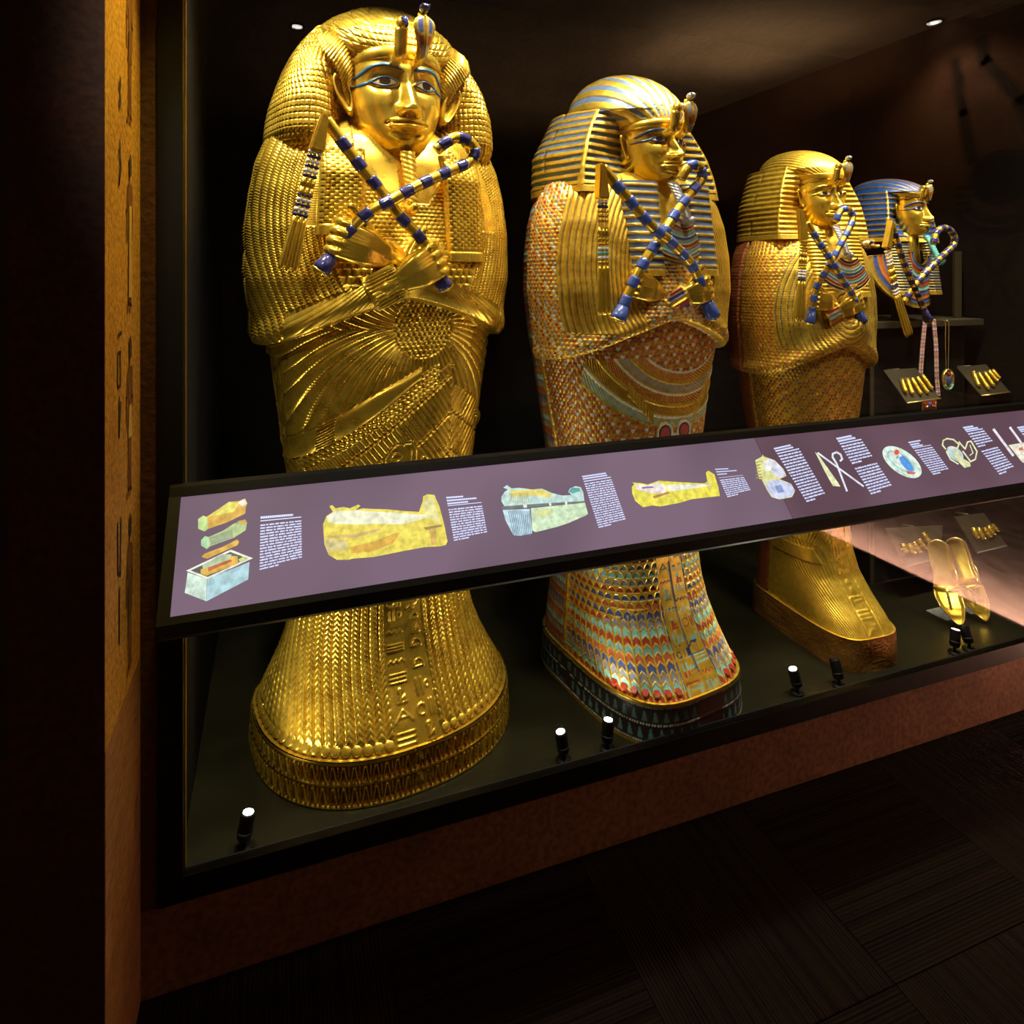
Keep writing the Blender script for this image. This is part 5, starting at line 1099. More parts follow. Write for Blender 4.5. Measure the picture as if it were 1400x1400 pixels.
# ------------------------------------------------------------------ backlit information rail
SA = Vector((0, 1.510, 1.038)); SB = Vector((0, 1.363, .861)); SD = (SB-SA); SN_ = Vector((0, -.770, .639))
def scr(px, py, lift=.0012, rel=None):
    d = Vector(ray(px, py)); o = Vector((0, 0, CAMH)); q = SA+SN_*lift; t = (q-o).dot(SN_)/d.dot(SN_); return o+d*t
def rail():
    t = empty('information_rail', (-.19, 1.50, .86), 0, 'long slanting black rail with backlit purple panels of pictures and captions, across the case', 'display rail'); O = Vector((-.19, 1.50, .86))
    prof = [(1.528, 1.060), (1.506, 1.060), (1.512, 1.0395), (1.3595, .8562), (1.346, .860), (1.342, .842), (1.352, .832), (1.528, .930)]
    # housing with a raised rim round the sunk screen
    n = SN_; e = SD.normalized(); A = SA-e*.014+n*.004; B = SB+e*.014+n*.004
    prof = [(1.5285, 1.062), (A.y-n.y*.0, A.z+.006), (SA.y+n.y*.004, SA.z+n.z*.004), (SA.y-n.y*.002, SA.z-n.z*.002), (SB.y-n.y*.002, SB.z-n.z*.002), (SB.y+n.y*.004, SB.z+n.z*.004), (B.y, B.z), (B.y-.004, B.z-.022), (1.40, .80), (1.5285, .93)]
    xs = [-.210, 3.0]; V = []; F = []
    for x in xs: V += [Vector((x, y, z))-O for y, z in prof]
    k = len(prof); F = [tuple(range(k)), tuple(range(2*k-1, k-1, -1))]+[(i, i+k, (i+1) % k+k, (i+1) % k) for i in range(k)]
    bm = bmesh.new(); vs = [bm.verts.new(v) for v in V]
    for f in F: bm.faces.new([vs[i] for i in f])
    bmesh.ops.recalc_face_normals(bm, faces=bm.faces[:]); bm_obj('housing', bm, M['black'], t)
    bm = bmesh.new(); vs = [bm.verts.new(p-O) for p in (Vector((-.210, SA.y, SA.z))+n*.004-e*.0, Vector((-.1876, SA.y, SA.z))+n*.004, Vector((-.1876, SB.y, SB.z))+n*.004, Vector((-.210, SB.y, SB.z))+n*.004)]
    lo = [bm.verts.new(v.co-n*.006) for v in vs]; bm.faces.new(vs)
    for i in range(4): bm.faces.new((vs[i], vs[(i+1) % 4], lo[(i+1) % 4], lo[i]))
    bmesh.ops.recalc_face_normals(bm, faces=bm.faces[:]); bm_obj('end_rim', bm, M['black'], t)
    def backlit(name, c0, c1):
        m, nt, b = nodes(name); b.inputs['Base Color'].default_value = (.01, .01, .01, 1); b.inputs['Roughness'].default_value = .5; b.inputs['Specular IOR Level'].default_value = .08
        tc = nt.nodes.new('ShaderNodeTexCoord'); nz = nt.nodes.new('ShaderNodeTexNoise'); nz.inputs['Scale'].default_value = 3.; nz.inputs['Detail'].default_value = 1; lk(nt, tc.outputs['Object'], nz.inputs['Vector'])
        r = nt.nodes.new('ShaderNodeValToRGB'); r.color_ramp.elements[0].position = .35; r.color_ramp.elements[0].color = (*c0, 1); r.color_ramp.elements[1].position = .65; r.color_ramp.elements[1].color = (*c1, 1)
        lk(nt, nz.outputs['Fac'], r.inputs[0]); lk(nt, r.outputs[0], b.inputs['Emission Color']); b.inputs['Emission Strength'].default_value = 1.0; return m
    XS = scr(1056, 650, 0).x
    for x0, x1, m in ((-.1876, XS-.0005, backlit('backlit_purple', (.150, .098, .135), (.205, .135, .190))), (XS+.0005, 3.0, backlit('backlit_plum', (.115, .062, .085), (.165, .095, .130)))):
        mesh_obj('screen', [Vector((x0, SA.y, SA.z))-O, Vector((x0, SB.y, SB.z))-O, Vector((x1, SB.y, SB.z))-O, Vector((x1, SA.y, SA.z))-O], [(0, 1, 2, 3)], m, t, False)
    mp, nt, b = nodes('backlit_print'); b.inputs['Base Color'].default_value = (.02, .02, .02, 1); a = nt.nodes.new('ShaderNodeAttribute'); a.attribute_name = 'Col'; lk(nt, a.outputs['Color'], b.inputs['Emission Color']); b.inputs['Emission Strength'].default_value = 1.
    tc = nt.nodes.new('ShaderNodeTexCoord'); nz = nt.nodes.new('ShaderNodeTexNoise'); nz.inputs['Scale'].default_value = 70; nz.inputs['Detail'].default_value = 5; lk(nt, tc.outputs['Object'], nz.inputs['Vector']); mr = nt.nodes.new('ShaderNodeMapRange'); mr.inputs['From Min'].default_value = .3; mr.inputs['From Max'].default_value = .7; mr.inputs['To Min'].default_value = .62; mr.inputs['To Max'].default_value = 1.12; lk(nt, nz.outputs['Fac'], mr.inputs[0]); lk(nt, mr.outputs[0], b.inputs['Emission Strength'])
    mw = mat('backlit_white_print', (.02, .02, .02), .4, emit=(.62, .68, .98), estr=1.15)
    def picture(name, polys, conv):
        V, F, Cc = [], [], []
        for li, (c_, poly) in enumerate(polys):
            i = len(V); V += [scr(*conv(x, y), .0006+.00012*li)-O for x, y in poly]; F.append(tuple(range(i, i+len(poly)))); Cc += [(*c_, 1)]*len(poly)
        return mesh_obj(name, V, F, mp, t, False, np.array(Cc))
    cA = lambda x, y: (240+x/8.745, 670+y/8.75); Y_, O_, W_, G_, A_ = (.95, .85, .18), (.85, .50, .10), (1., 1., .85), (.62, .85, .35), (.60, .82, .80)
    picture('coffin_set_picture', [
        (O_, [(270, 345), (330, 305), (370, 320), (640, 140), (760, 130), (830, 100), (860, 160), (840, 200), (835, 280), (620, 385), (390, 465), (350, 495), (270, 465)]), (G_, [(270, 345), (330, 305), (380, 330), (385, 465), (345, 495), (270, 460)]), (Y_, [(380, 320), (640, 140), (760, 160), (700, 260), (520, 300)]), (W_, [(740, 150), (830, 105), (855, 160), (800, 195)]),
        ((.55, .70, .33), [(305, 600), (350, 550), (400, 560), (560, 490), (700, 400), (830, 350), (855, 385), (838, 480), (700, 570), (420, 670), (375, 705), (305, 665)]), ((.50, .85, .5), [(305, 600), (345, 555), (392, 575), (395, 670), (370, 705), (305, 660)]), ((.35, .45, .28), [(400, 570), (600, 500), (680, 470), (690, 570), (420, 660)]), (O_, [(740, 370), (830, 355), (850, 380), (790, 420)]),
        (O_, [(315, 790), (350, 760), (560, 680), (740, 590), (762, 620), (740, 660), (560, 740), (380, 820), (320, 805)]),
        (W_, [(125, 965), (660, 712), (925, 815), (385, 1065)]), ((.10, .14, .13), [(180, 962), (655, 738), (860, 820), (385, 1040)]), (O_, [(300, 950), (650, 790), (740, 790), (750, 880), (370, 1025), (300, 1000)]), ((.55, .68, .45), [(320, 900), (560, 770), (670, 770), (640, 830), (380, 930), (330, 945)]), ((.55, .15, .08), [(390, 925), (660, 830), (680, 850), (390, 975)]), ((.75, .85, .25), [(750, 830), (800, 800), (850, 822), (770, 860)]),
        ((.75, .95, .82), [(145, 985), (375, 1062), (368, 1330), (110, 1230)]), ((.50, .78, .85), [(380, 1062), (885, 860), (868, 1070), (370, 1330)])], cA)
    cB = lambda x, y: (430+x/5.185, 640+y/5.185)
    big = [(60, 400), (85, 340), (130, 310), (105, 270), (125, 262), (150, 285), (205, 275), (250, 285), (310, 258), (325, 268), (290, 300), (340, 285), (430, 290), (520, 292), (640, 305), (740, 310), (765, 240), (770, 200), (800, 185), (850, 190), (885, 270), (920, 400), (943, 520), (930, 545), (890, 555), (780, 560), (620, 590), (420, 630), (270, 642), (240, 650), (160, 650), (100, 615), (70, 540)]
    picture('great_coffin_picture', [((.95, .80, .12), big), ((1., 1., .72), [(90, 345), (140, 305), (300, 300), (460, 310), (620, 320), (790, 330), (800, 350), (620, 400), (460, 395), (300, 400), (150, 395), (90, 380)]), ((.80, .55, .20), [(90, 480), (300, 465), (460, 425), (470, 440), (300, 490), (92, 500)]),
        ((.85, .50, .08), [(250, 560), (420, 520), (560, 465), (610, 455), (560, 530), (420, 590), (260, 605)]), ((.80, .68, .30), [(70, 510), (225, 510), (235, 580), (95, 590)]), ((.75, .50, .12), [(810, 430), (860, 425), (870, 540), (830, 545)]), ((.45, .30, .10), [(770, 420), (900, 400), (905, 412), (790, 440)]), ((.90, .85, .35), [(780, 215), (840, 205), (870, 300), (890, 400), (800, 350), (770, 300)])], cB)
    cC = lambda x, y: (670+x/6.087, 620+y/6.087)
    top = [(95, 360), (120, 320), (150, 300), (110, 285), (140, 262), (180, 290), (240, 285), (350, 300), (430, 292), (520, 330), (600, 350), (680, 345), (650, 320), (665, 290), (710, 272), (755, 280), (775, 320), (785, 395), (300, 425), (120, 440), (95, 400)]
    st = [((.20, .33, .42), [(150+j*17, 480), (157+j*17, 480), (200+j*14, 680), (194+j*14, 680)]) for j in range(0, 11)]
    st2 = [((.50, .42, .12), [(160+j*15, 330), (165+j*15, 328), (172+j*15, 410), (167+j*15, 412)]) for j in range(0, 11)]
    picture('blue_coffin_picture', [((.62, .86, .80), top), ((.88, .78, .22), [(160, 310), (300, 300), (430, 296), (520, 340), (500, 370), (330, 350), (180, 360)]), ((.12, .42, .45), [(655, 320), (680, 285), (740, 285), (750, 310), (690, 335)])]+st2+[
        ((.60, .82, .92), [(105, 470), (330, 460), (350, 665), (250, 685), (195, 680), (130, 560)]), ((.72, .92, .62), [(340, 455), (790, 410), (815, 500), (800, 515), (650, 580), (560, 610), (380, 655), (350, 640)]), ((.85, .88, .40), [(360, 480), (520, 460), (510, 510), (420, 525)])]+st+[((.18, .22, .20), [(100, 440), (790, 396), (792, 408), (110, 468)]), ((1, 1, .95), [(275, 425), (305, 422), (308, 450), (280, 452)]), ((1, 1, .95), [(490, 412), (508, 410), (510, 435), (494, 436)]), ((1, 1, .95), [(625, 402), (640, 401), (642, 425), (628, 426)])], cC)
    cD = lambda x, y: (860+x/4.667, 580+y/4.667)
    picture('slim_coffin_picture', [((.95, .85, .10), [(18, 400), (35, 380), (18, 372), (70, 375), (120, 385), (190, 360), (300, 368), (480, 378), (500, 365), (490, 310), (505, 295), (545, 320), (570, 400), (580, 458), (400, 478), (330, 500), (200, 525), (150, 518), (90, 530), (40, 490), (20, 440)]), ((1, 1, .85), [(240, 385), (330, 385), (500, 385), (520, 370), (525, 390), (440, 405), (300, 425), (250, 425)]), ((1., .9, .85), [(40, 385), (120, 390), (190, 370), (240, 400), (230, 440), (130, 440), (45, 415)]), ((.30, .2, .35), [(80, 400), (150, 395), (160, 405), (85, 412)]), ((.55, .25, .1), [(150, 460), (250, 430), (260, 440), (160, 475)])], cD)
    picture('mask_picture', [((.85, .85, .35), [(805, 230), (850, 205), (852, 192), (860, 205), (930, 230), (985, 285), (1005, 330), (960, 350), (1035, 380), (1060, 425), (1040, 465), (960, 480), (910, 465), (880, 420), (845, 350), (830, 350)]), ((.75, .78, .95), [(880, 215), (930, 235), (985, 290), (1000, 330), (950, 340), (890, 290)]), ((.65, .72, .95), [(870, 370), (950, 350), (1035, 385), (1058, 425), (1035, 462), (960, 476), (915, 462), (885, 420)]), ((1, 1, .92), [(850, 240), (890, 230), (915, 270), (900, 300), (870, 300)]), ((.25, .35, .65), [(930, 395), (970, 385), (990, 430), (950, 440)])]+[((.45, .38, .08), [(810, 240+j*20), (838+j*2, 234+j*20), (840+j*2, 240+j*20), (812, 247+j*20)]) for j in range(6)], cD)
    cE = lambda x, y: (1100+x/4.667, 540+y/4.667); arcE = lambda cx, cy, rx, ry, tl, n=26: [(cx+rx*math.cos(a)*math.cos(tl)-ry*math.sin(a)*math.sin(tl), cy+rx*math.cos(a)*math.sin(tl)+ry*math.sin(a)*math.cos(tl)) for a in [2*math.pi*i/n for i in range(n)]]
    wh = (.85, .9, 1.); yl = (.92, .95, .55)
    picture('sceptres_picture', [(yl, p) for p in [[(66, 362), (90, 385), (215, 560), (228, 585), (180, 580), (130, 490)]]]+[(wh, p) for p in stroke([(85, 370), (375, 582)], 11)+stroke([(270, 612), (205, 440), (178, 395), (180, 375), (205, 365), (230, 380), (240, 410), (228, 420)], 12)], cE)
    picture('scarab_picture', [((.78, .95, .82), arcE(622, 428, 145, 72, .62)), ((.42, .70, .72), arcE(615, 425, 105, 46, .62)), ((.80, .95, .85), arcE(615, 425, 92, 36, .62)), ((.08, .35, .85), arcE(650, 440, 62, 24, .85)), ((.9, .12, .06), arcE(588, 365, 17, 17, 0)), ((.75, .15, .1), [(650, 485), (710, 492), (700, 508), (655, 502)])]+[((.15, .3, .5), p) for p in stroke([(600, 385), (585, 405)], 6)+stroke([(620, 385), (640, 400)], 6)], cE)
    loop = [(900, 345), (880, 320), (885, 290), (910, 278), (950, 285), (985, 315), (975, 340), (940, 335)]
    picture('vulture_picture', [((.62, .78, .75), arcE(960, 375, 62, 38, .7)), (yl, [(950, 370), (975, 350), (1000, 400), (1055, 430), (1060, 455), (1020, 465), (985, 430)])]+[(yl, p) for p in stroke(loop, 9)+stroke([(985, 300), (1025, 345), (1040, 300), (1062, 295), (1100, 360), (1090, 410), (1060, 425), (1010, 360)], 9)+stroke([(1055, 320), (1075, 370), (1055, 385)], 6)+stroke([(905, 360), (930, 410), (980, 440)], 8)], cE)
    picture('pectoral_picture', [((.95, .88, .95), p) for p in stroke([(1207, 220), (1330, 385)], 16)+stroke([(1312, 208), (1400, 330)], 14)]+[((.95, .92, .75), [(1300, 320), (1420, 300), (1500, 380), (1440, 460), (1385, 425)]), ((.8, .2, .1), [(1365, 340), (1390, 330), (1395, 350), (1370, 355)]), ((.8, .3, .1), [(1395, 325), (1420, 330), (1415, 345)])], cE)
    # captions: heading words, a rule and justified lines of words, too small to read
    def caption(nm, hx, lines, w0, y_h, heads, para):
        (ax, ay), (bx_, by_), (cx, cy), (dx_, dy_) = lines    # text body corners: top left, top right, bottom left, bottom right
        V, F = [], []
        def quad(u0, v0, u1, v1):
            i = len(V)
            for u, v in ((u0, v0), (u1, v0), (u1, v1), (u0, v1)):
                x = (ax*(1-u)+bx_*u)*(1-v)+(cx*(1-u)+dx_*u)*v; y = (ay*(1-u)+by_*u)*(1-v)+(cy*(1-u)+dy_*u)*v; V.append(scr(x, y, .0008)-O)
            F.append((i, i+1, i+2, i+3))
        r = random.Random(nm); n = para[0]; gap = para[1]
        for i in range(n):
            v0 = i/n; v1 = v0+.62/n; u = 0.; last = (i == n-1) or (gap and i == gap-1)
            end = (.45 if last else 1.)
            if gap and i == gap: continue
            while u < end-.02:
                wl = r.choice((.06, .09, .12, .16, .2)); e_ = min(u+wl, end)
                if end-e_ < .07: e_ = end
                # letters: short upright blocks with notches
                x = u
                while x < e_-1e-6:
                    x2 = min(x+.021, e_); quad(x, v0+(.0 if r.random() < .35 else .10/n), x2-.003*(r.random() < .5), v1-(.08/n)*r.random()); x = x2
                u = e_+.022
        hh = hx
        for i, (v, wd) in enumerate(heads):
            u = 0.
            while u < wd: quad(u, v, min(u+.05, wd), v+hh); u += .056
        quad(0, w0, 1.0, w0+.022)
        return mesh_obj('caption', V, F, mw, t, False, kind='stuff')
    caption('a', .050, [(356, 717), (412, 711), (355, 781), (413, 767)], -.085, 0, [(-.17, .80)], (16, 0))
    caption('b', .05, [(613, 696), (659, 691), (621, 741), (667, 732)], -.11, 0, [(-.37, .50), (-.28, .88), (-.19, .62)], (13, 0))
    caption('c', .032, [(799, 661), (836, 655), (819, 723), (857, 714)], -.055, 0, [(-.165, .88), (-.115, .9)], (20, 0))
    caption('d', .055, [(984, 656), (1017, 652), (995, 681), (1028, 673)], -.12, 0, [(-.60, .55), (-.46, .85), (-.32, .4)], (9, 0))
    cap = lambda pts: [cE(*p) for p in pts]
    caption('e', .032, [(1064, 623), (1094, 616), (1104, 688), (1131, 680)], -.05, 0, [(-.16, .75), (-.11, .8)], (17, 0))
    caption('f', .036, cap([(232, 325), (370, 295), (430, 642), (572, 600)]), -.05, 0, [(-.16, .70), (-.11, .8)], (18, 7))
    caption('g', .05, cap([(700, 352), (815, 330), (825, 515), (932, 490)]), -.08, 0, [(-.32, .65), (-.23, .5), (-.15, .6)], (12, 0))
    caption('h', .038, cap([(1040, 245), (1145, 225), (1250, 515), (1352, 478)]), -.05, 0, [(-.15, .6), (-.10, .8)], (17, 6))
    caption('i', .038, cap([(1385, 245), (1500, 225), (1590, 515), (1700, 478)]), -.05, 0, [(-.15, .6), (-.10, .8)], (17, 6))

# ------------------------------------------------------------------ small uplighters on the case floor
def floor_pt(px, py, Z=FLOOR):
    d = ray(px, py); t = (Z-CAMH)/d[2]; return Vector((t*d[0], t*d[1], Z))
def uplights():
    data = [((333, 1162), (5, -8, 14), 'small black uplighter with a lit lens, alone at the left before the largest coffin', 1, (.25, 1.9, .9)),
            ((771, 1040), (-6, 0, 14), 'lit black uplighter left of the striped coffin base, farther left of the pair', 1, (.40, 1.9, 1.1)),
            ((831, 1026), (0, 2, 14), 'lit black uplighter left of the striped coffin base, nearer to it of the pair', 1, (1.05, 1.85, .9)),
            ((1090, 948), (-10, 0, 14), 'lit black uplighter on the case floor between the striped and the slender coffin', 1, (1.1, 1.9, .9)),
            ((1147, 938), (-3, -6, 20), 'dark uplighter turned from view, against the foot of the slender coffin', 0, (1.8, 1.9, .9)),
            ((1305, 893), (-10, 0, 14), 'lit black uplighter below the gold sandals', 1, (2.48, 1.80, .50)),
            ((1325, 888), (-6, 10, 14), 'dark uplighter turned from view, right of the lit one below the sandals', 0, (2.5, 2.2, 1.3))]
    for (px, py), _, lab, lit, aim in data:
        p = floor_pt(px, py)
        p.y = max(p.y, 1.60)
        t = empty('uplighter', p, 0, lab, 'spotlight', 'uplighters on the case floor')
        tube('base', [(0, 0, 0), (0, 0, .006)], .020, M['black'], t, 20); tube('stem', [(0, 0, .006), (0, 0, .022)], .005, M['black'], t, 10)
        ax = Vector((aim[0]-p.x, aim[1]-p.y, aim[2]-p.z)).normalized(); ax = (ax*.45+Vector((0, -.08 if lit else .4, 1.0))*.6).normalized()
        c = Vector((0, 0, .022)); tube('barrel', [c, c+ax*.004, c+ax*.052, c+ax*.055], [.012, .0155, .0165, .0165], M['black'], t, 20)
        tube('cooling_ring', [c+ax*.012, c+ax*.018], .0172, M['black'], t, 20)
        if lit:
            tube('lens', [c+ax*.0552, c+ax*.0565], .0115, M['lens'], t, 20)
            q = p+c+ax*.075; spot(q, aim, .8 if px == 1305 else 2.2 if px in (771, 831) else 10, 105, .8, .012, KEY)
        else: tube('lens', [c+ax*.0552, c+ax*.0565], .0138, M['blackmat'], t, 20)

# ------------------------------------------------------------------ plinth, jewels, trays and sandals at the right
def jewels():
    # plinth behind: wide dark shelf on a black body
    t = empty('display_plinth', (2.62, 2.16, FLOOR), 0, 'dark display plinth under the blue striped mask, with a thin lit top edge', 'plinth'); 
    box('top_board', (-.34, -.13, 1.075), (.33, .22, 1.103), M['bracket'], t, .002); box('plinth_body', (-.28, -.08, 0), (.28, .20, 1.075), M['blackmat'], t, .003)
    box('edge_strip', (-.285, -.086, 0), (-.265, -.080, 1.072), M['bracket'], t)
    for x in (-.105, .27): box('mask_post', (x-.02 if x < 0 else x-.02, .0-.06, 1.103), (x+.02, -.045, 1.103+(.16 if x < 0 else .30)), M['bracket'], t, .002)
    cr = box('mask_cradle', (-.12, -.05, 1.25), (.05, .03, 1.262), M['bracket'], t)
    YF = 2.02
    def W(px, py, Y=YF): return at(px, py, Y)
    # heavy beaded necklace with pectoral
    o = W(1270, 440); n = empty('bead_necklace', o, 0, 'heavy pink and purple bead necklace with a pectoral, hanging from the plinth edge', 'necklace', 'necklaces on the plinth')
    pur = mat('mauve_bead', (.42, .2, .4), .3, coat=.3); pk_ = mat('rose_gold_bead', (.75, .42, .30), .3, .5)
    for pa in ([(1264, 438), (1261, 470), (1258, 512)], [(1276, 438), (1279, 475), (1280, 512), (1282, 540)]):
        P = spline([W(*q)-o for q in pa], 44)
        st = tube('strand', P, .004, M['gold_dull'], n, 6)
        for i in range(44):
            bm = bmesh.new()
            for s_ in (-1, 1): bm_ball(bm, Vector(P[i])+Vector((s_*.0062, -.002, 0)), .0052, 7, 5)
            bm_obj('bead', bm, (pur, pk_, M['bead_white'])[i % 3] if i % 4 else pk_, st, True)
    c = W(1270, 553)-o; fr_ = box('pectoral_frame', c+Vector((-.042, -.004, -.024)), c+Vector((.042, .004, .022)), M['gold_pale'], n, .002)
    box('pectoral_field', c+Vector((-.037, -.0055, -.018)), c+Vector((.037, -.0045, .016)), M['red'], fr_)
    bm = bmesh.new(); bm_ball(bm, c+Vector((0, -.006, .002)), .013, 12, 8, (1, .4, .8)); bm_obj('scarab', bm, M['blue'], fr_, True)
    for s_ in (-1, 1):
        w_ = tube('wing', spline([c+Vector((s_*.010, -.007, -.004)), c+Vector((s_*.026, -.007, -.010)), c+Vector((s_*.034, -.007, .010))], 10), .0035, M['gold_pale'], fr_, 8)
    # fine cord with an oval pendant
    o = W(1295, 440); n = empty('cord_necklace', o, 0, 'thin double gold cord with an oval scarab pendant, right of the bead necklace', 'necklace', 'necklaces on the plinth')
    for x in (1292.5, 1297): tube('cord', spline([W(x-3, 438)-o, W(x, 441)-o, W(x, 470)-o, W(1295+(x-1295)*.6, 506)-o], 16), .0018, M['gold_pale'], n, 8)
    c = W(1295, 519)-o; nn = 40; rows = []; A = Acc()
    for r_, y_ in ((0, -.004), (.5, -.005), (.8, -.004), (.86, -.009), (.97, -.009), (1.0, -.003), (1.0, .003), (0, .003)):
        rows.append(np.array([[c.x+.033*r_*math.cos(a), c.y+y_, c.z+.047*r_*math.sin(a)] for a in np.linspace(0, 2*math.pi, nn, endpoint=False)]))
    A.grid(np.array(rows), wrap=True).build('pendant_disc', M['gold_pale'], n)
    d = bpy.data.objects[-1] if False else None
    bm = bmesh.new(); bm_ball(bm, c+Vector((0, -.009, -.002)), .016, 12, 8, (.7, .4, 1.15)); bm_obj('scarab', bm, M['blue'], n, True)
    bm = bmesh.new(); bm_ball(bm, c+Vector((0, -.009, .026)), .008, 10, 8, (1, .5, 1)); bm_obj('sun_disc', bm, M['red'], n, True)
    ang = [(c+Vector((.027*math.cos(a), -.010, .040*math.sin(a)))) for a in np.linspace(-2.6, -.5, 14)]; tube('turquoise_wing', ang, .0028, M['turq'], n, 8)
    # trays: tilted plates carrying the stall caps
    def tray(cor, lab, caps, lab2, grp, Ys, style, r, catg, nm):
        P = [at(x, y, Y) for (x, y), Y in zip(cor, Ys)]; c0 = sum(P, Vector())/4; ex = (P[1]-P[0]).normalized(); ey = (P[3]-P[0]).normalized(); nrm = ex.cross(ey).normalized()
        if nrm.z < 0: nrm = -nrm
        t_ = empty('tray', c0, 0, lab, 'tray', 'trays of finger and toe caps'); V = [p-c0 for p in P]+[p-c0-nrm*.005 for p in P]
        m_ = mesh_obj('plate', V, [(0, 1, 2, 3), (7, 6, 5, 4), (0, 4, 5, 1), (1, 5, 6, 2), (2, 6, 7, 3), (3, 7, 4, 0)], M['bracket'], t_, False)
        a_, b_ = P[3], P[2]; box_pts = [a_-c0, b_-c0]; tube('front_edge', box_pts, .003, M['acrylic'] if style == 'toe' else M['gold_pale'], t_, 8)
        pb = (P[0]+P[1])/2-c0; tube('support_arm', [pb-nrm*.005, pb-nrm*.005+Vector((0, .05, -.01)), pb+Vector((0, .12, -.01))], .006, M['bracket'], t_, 8)
        for i, ((x0, y0), (x1, y1)) in enumerate(caps):
            def onp(x, y):
                d = Vector(ray(x, y)); oo = Vector((0, 0, CAMH)); q = P[0]+nrm*(r*1.05); return oo+d*((q-oo).dot(nrm)/d.dot(nrm))
            p, q = onp(x0, y0), onp(x1, y1); L = (q-p); k_ = empty(nm, p, 0, lab2[i], catg, grp); dv = L.normalized()
            up_ = nrm; sd = dv.cross(up_)
            R = [r*.80, r*.98, r, r*1.0, r*.98, r*.9, r*.55]; Q = [dv*0, dv*(L.length*.04), dv*(L.length*.3), dv*(L.length*.6), dv*(L.length*.82), dv*(L.length*.93), dv*(L.length)]
            tube('sheath', Q, R, M['gold'], k_, 16)
            tube('rim', [dv*-.001, dv*.004], r*1.08, M['gold_pale'], k_, 16)
            bm = bmesh.new(); bm_ball(bm, dv*(L.length*.88)+nrm*r*.75, r*.55, 8, 6, (1, 1, .5)); bm_obj('nail', bm, M['gold_pale'], k_, True)
            for f_ in (.45, .55): tube('joint_line', [dv*(L.length*f_), dv*(L.length*f_+.0015)], r*1.03, M['gold_dull'], k_, 16)
    ords = ['leftmost', 'second from the left', 'middle', 'second from the right', 'rightmost']
    tray([(1208, 506), (1252, 503), (1286, 545), (1240, 551)], 'upper left olive tray of gold finger caps, before the pectoral', [((1233, 519), (1239, 537)), ((1240, 518), (1248, 539)), ((1247, 518), (1260, 540)), ((1254, 516), (1269, 538)), ((1261, 513), (1275, 533))],
         ['gold finger cap on the upper left tray, '+w for w in ords], 'finger caps on the upper left tray', (2.02, 2.02, 1.93, 1.93), 'finger', .0088, 'finger cap', 'finger_cap')
    tray([(1308, 502), (1348, 498), (1381, 536), (1342, 541)], 'upper right olive tray of gold finger caps, near the right edge of the photo', [((1331, 509), (1339, 528)), ((1338, 510), (1352, 532)), ((1346, 509), (1359, 528)), ((1352, 507), (1364, 522)), ((1357, 506), (1367, 518))],
         ['gold finger cap on the upper right tray, '+w for w in ords], 'finger caps on the upper right tray', (2.02, 2.02, 1.93, 1.93), 'finger', .0088, 'finger cap', 'finger_cap')
    tray([(1210, 722), (1289, 718), (1285, 763), (1240, 774)], 'lower left clear-edged tray of gold toe caps, left of the sandals', [((1233, 744), (1239, 756)), ((1241, 744), (1250, 758)), ((1248, 742), (1258, 757)), ((1255, 738), (1266, 753)), ((1261, 729), (1274, 747))],
         ['gold toe cap on the lower left tray, '+w for w in ords], 'toe caps on the lower left tray', (2.02, 2.02, 1.93, 1.93), 'toe', .0120, 'toe cap', 'toe_cap')
    tray([(1305, 706), (1345, 701), (1377, 746), (1336, 756)], 'lower right clear-edged tray of gold toe caps, right above the sandals', [((1330, 722), (1337, 737)), ((1337, 722), (1346, 739)), ((1345, 722), (1354, 736)), ((1351, 719), (1359, 733)), ((1356, 717), (1364, 728))],
         ['gold toe cap on the lower right tray, '+w for w in ords], 'toe caps on the lower right tray', (2.02, 2.02, 1.93, 1.93), 'toe', .0110, 'toe cap', 'toe_cap')
    # sandals standing toe down on clear stands
    for lab, heel, toe, w, tag_ in (('gold sandal standing toe down, left one of the pair on clear stands', (1280, 738), (1305, 853), .060, 0), ('gold sandal standing toe down, right one of the pair on clear stands', (1304, 735), (1340, 846), .060, 1)):
        Hh, Tt = at(*heel, 1.80), at(*toe, 1.722); t_ = empty('sandal', Tt, 0, lab, 'sandal', 'gold sandals'); ax = Hh-Tt; L = ax.length; az = ax.normalized(); sd = Vector((.62, -.78, 0)); sd = (sd-az*sd.dot(az)).normalized(); nr = sd.cross(az).normalized()
        if nr.y > 0: nr = -nr
        n_ = 46; tt = np.linspace(0, 1, n_); wv = np.interp(tt, [0, .06, .2, .35, .6, .8, .93, .98, 1], [.002, .018, .036, .042, .030, .033, .031, .02, .004])*1.05; asym = np.interp(tt, [0, .3, .6, 1], [.018, .0, .0, 0])*(1 if tag_ == 0 else 1); aa = np.linspace(-1, 1, 17)
        curl = np.interp(tt, [0, .08, .2, 1], [.020, .006, 0, 0]); G = np.zeros((n_, 17, 3))
        for i in range(n_):
            for j, a in enumerate(aa):
                G[i, j] = az*(tt[i]*L)+sd*(wv[i]*a+asym[i])+nr*(curl[i]+.0045*(abs(a) > .86)+.0*a)
        A = Acc(); A.grid(G, .0001*np.sin(tt*90)[:, None]*np.ones((n_, 17))); A.grid(G-np.array(nr)*.007, flip=True); A.build('sole', M['gold'], t_)
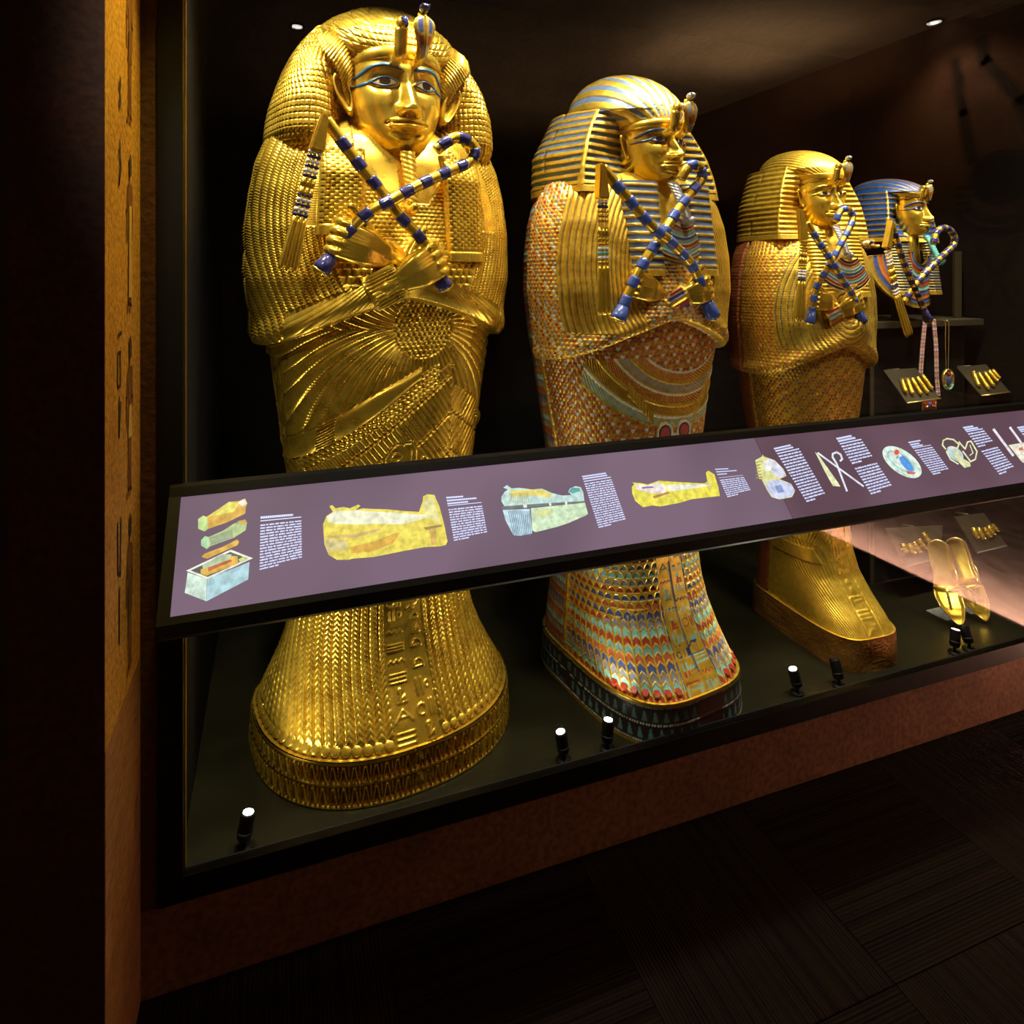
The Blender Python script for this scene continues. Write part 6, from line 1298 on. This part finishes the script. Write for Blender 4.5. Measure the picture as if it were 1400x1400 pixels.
        e_ = [Vector(G[i, 0])+nr*.001 for i in range(n_)]+[Vector(G[i, -1])+nr*.001 for i in range(n_-1, -1, -1)]; tube('sole_edge', e_[::1], .0032, M['gold_pale'], t_, 6)
        s_ = spline([az*(L*.40)+sd*.040, az*(L*.42)+sd*.030+nr*.03, az*(L*.42)+nr*.045, az*(L*.42)-sd*.030+nr*.03, az*(L*.40)-sd*.040], 20); tube('instep_strap', s_, .010, M['gold'], t_, 8, .35)
        tube('toe_thong', spline([az*(L*.17), az*(L*.20)+nr*.02, az*(L*.32)+nr*.034, az*(L*.42)+nr*.045], 14), .0045, M['gold_pale'], t_, 8)
        s2 = spline([az*(L*.62)+sd*.028, az*(L*.66)+sd*.038+nr*.02, az*(L*.58)+sd*.04+nr*.04, az*(L*.47)+sd*.03+nr*.04], 14); tube('side_loop', s2, .0035, M['gold_pale'], t_, 8)
        # stand: clear rod and foot plate
        base = Vector((Tt.x+.06, Tt.y+.08, FLOOR)); st = empty('clear_stand', base, 0, ('clear acrylic stand under the left gold sandal', 'clear acrylic stand under the right gold sandal')[tag_], 'stand', 'clear stands'); mid_ = Tt+az*(L*.35)-nr*.007-base
        tube('rod', [Vector((0, 0, .004)), Vector((0, 0, mid_.z*.8)), mid_], .0035, M['acrylic'], st, 10); box('foot_plate', (-.05, -.04, 0), (.05, .04, .004), M['acrylic'], st, .001)
        tube('rest_pin', [mid_+sd*-.02, mid_+sd*.02], .003, M['acrylic'], st, 8)

# ------------------------------------------------------------------ lamps whose light shows in the glass
def ceiling_lamps():
    for (x, y), lab in (((2.93, .84), 'small lit recessed downlight at the right end of the brown ceiling'), ((.09, -.23), 'small lit recessed downlight over the largest coffin, mirrored beside its wig')):
        t = empty('downlight', (x, y, 2.70), 0, lab, 'ceiling lamp', 'ceiling downlights'); tube('ring', [(0, 0, -.008), (0, 0, .0)], .034, M['black'], t, 28); tube('lens', [(0, 0, -.0105), (0, 0, -.008)], .024, M['lens'], t, 24)
setting(); rail(); coffin_one(); coffin_two(); coffin_three(); bust(); jewels(); uplights(); ceiling_lamps()
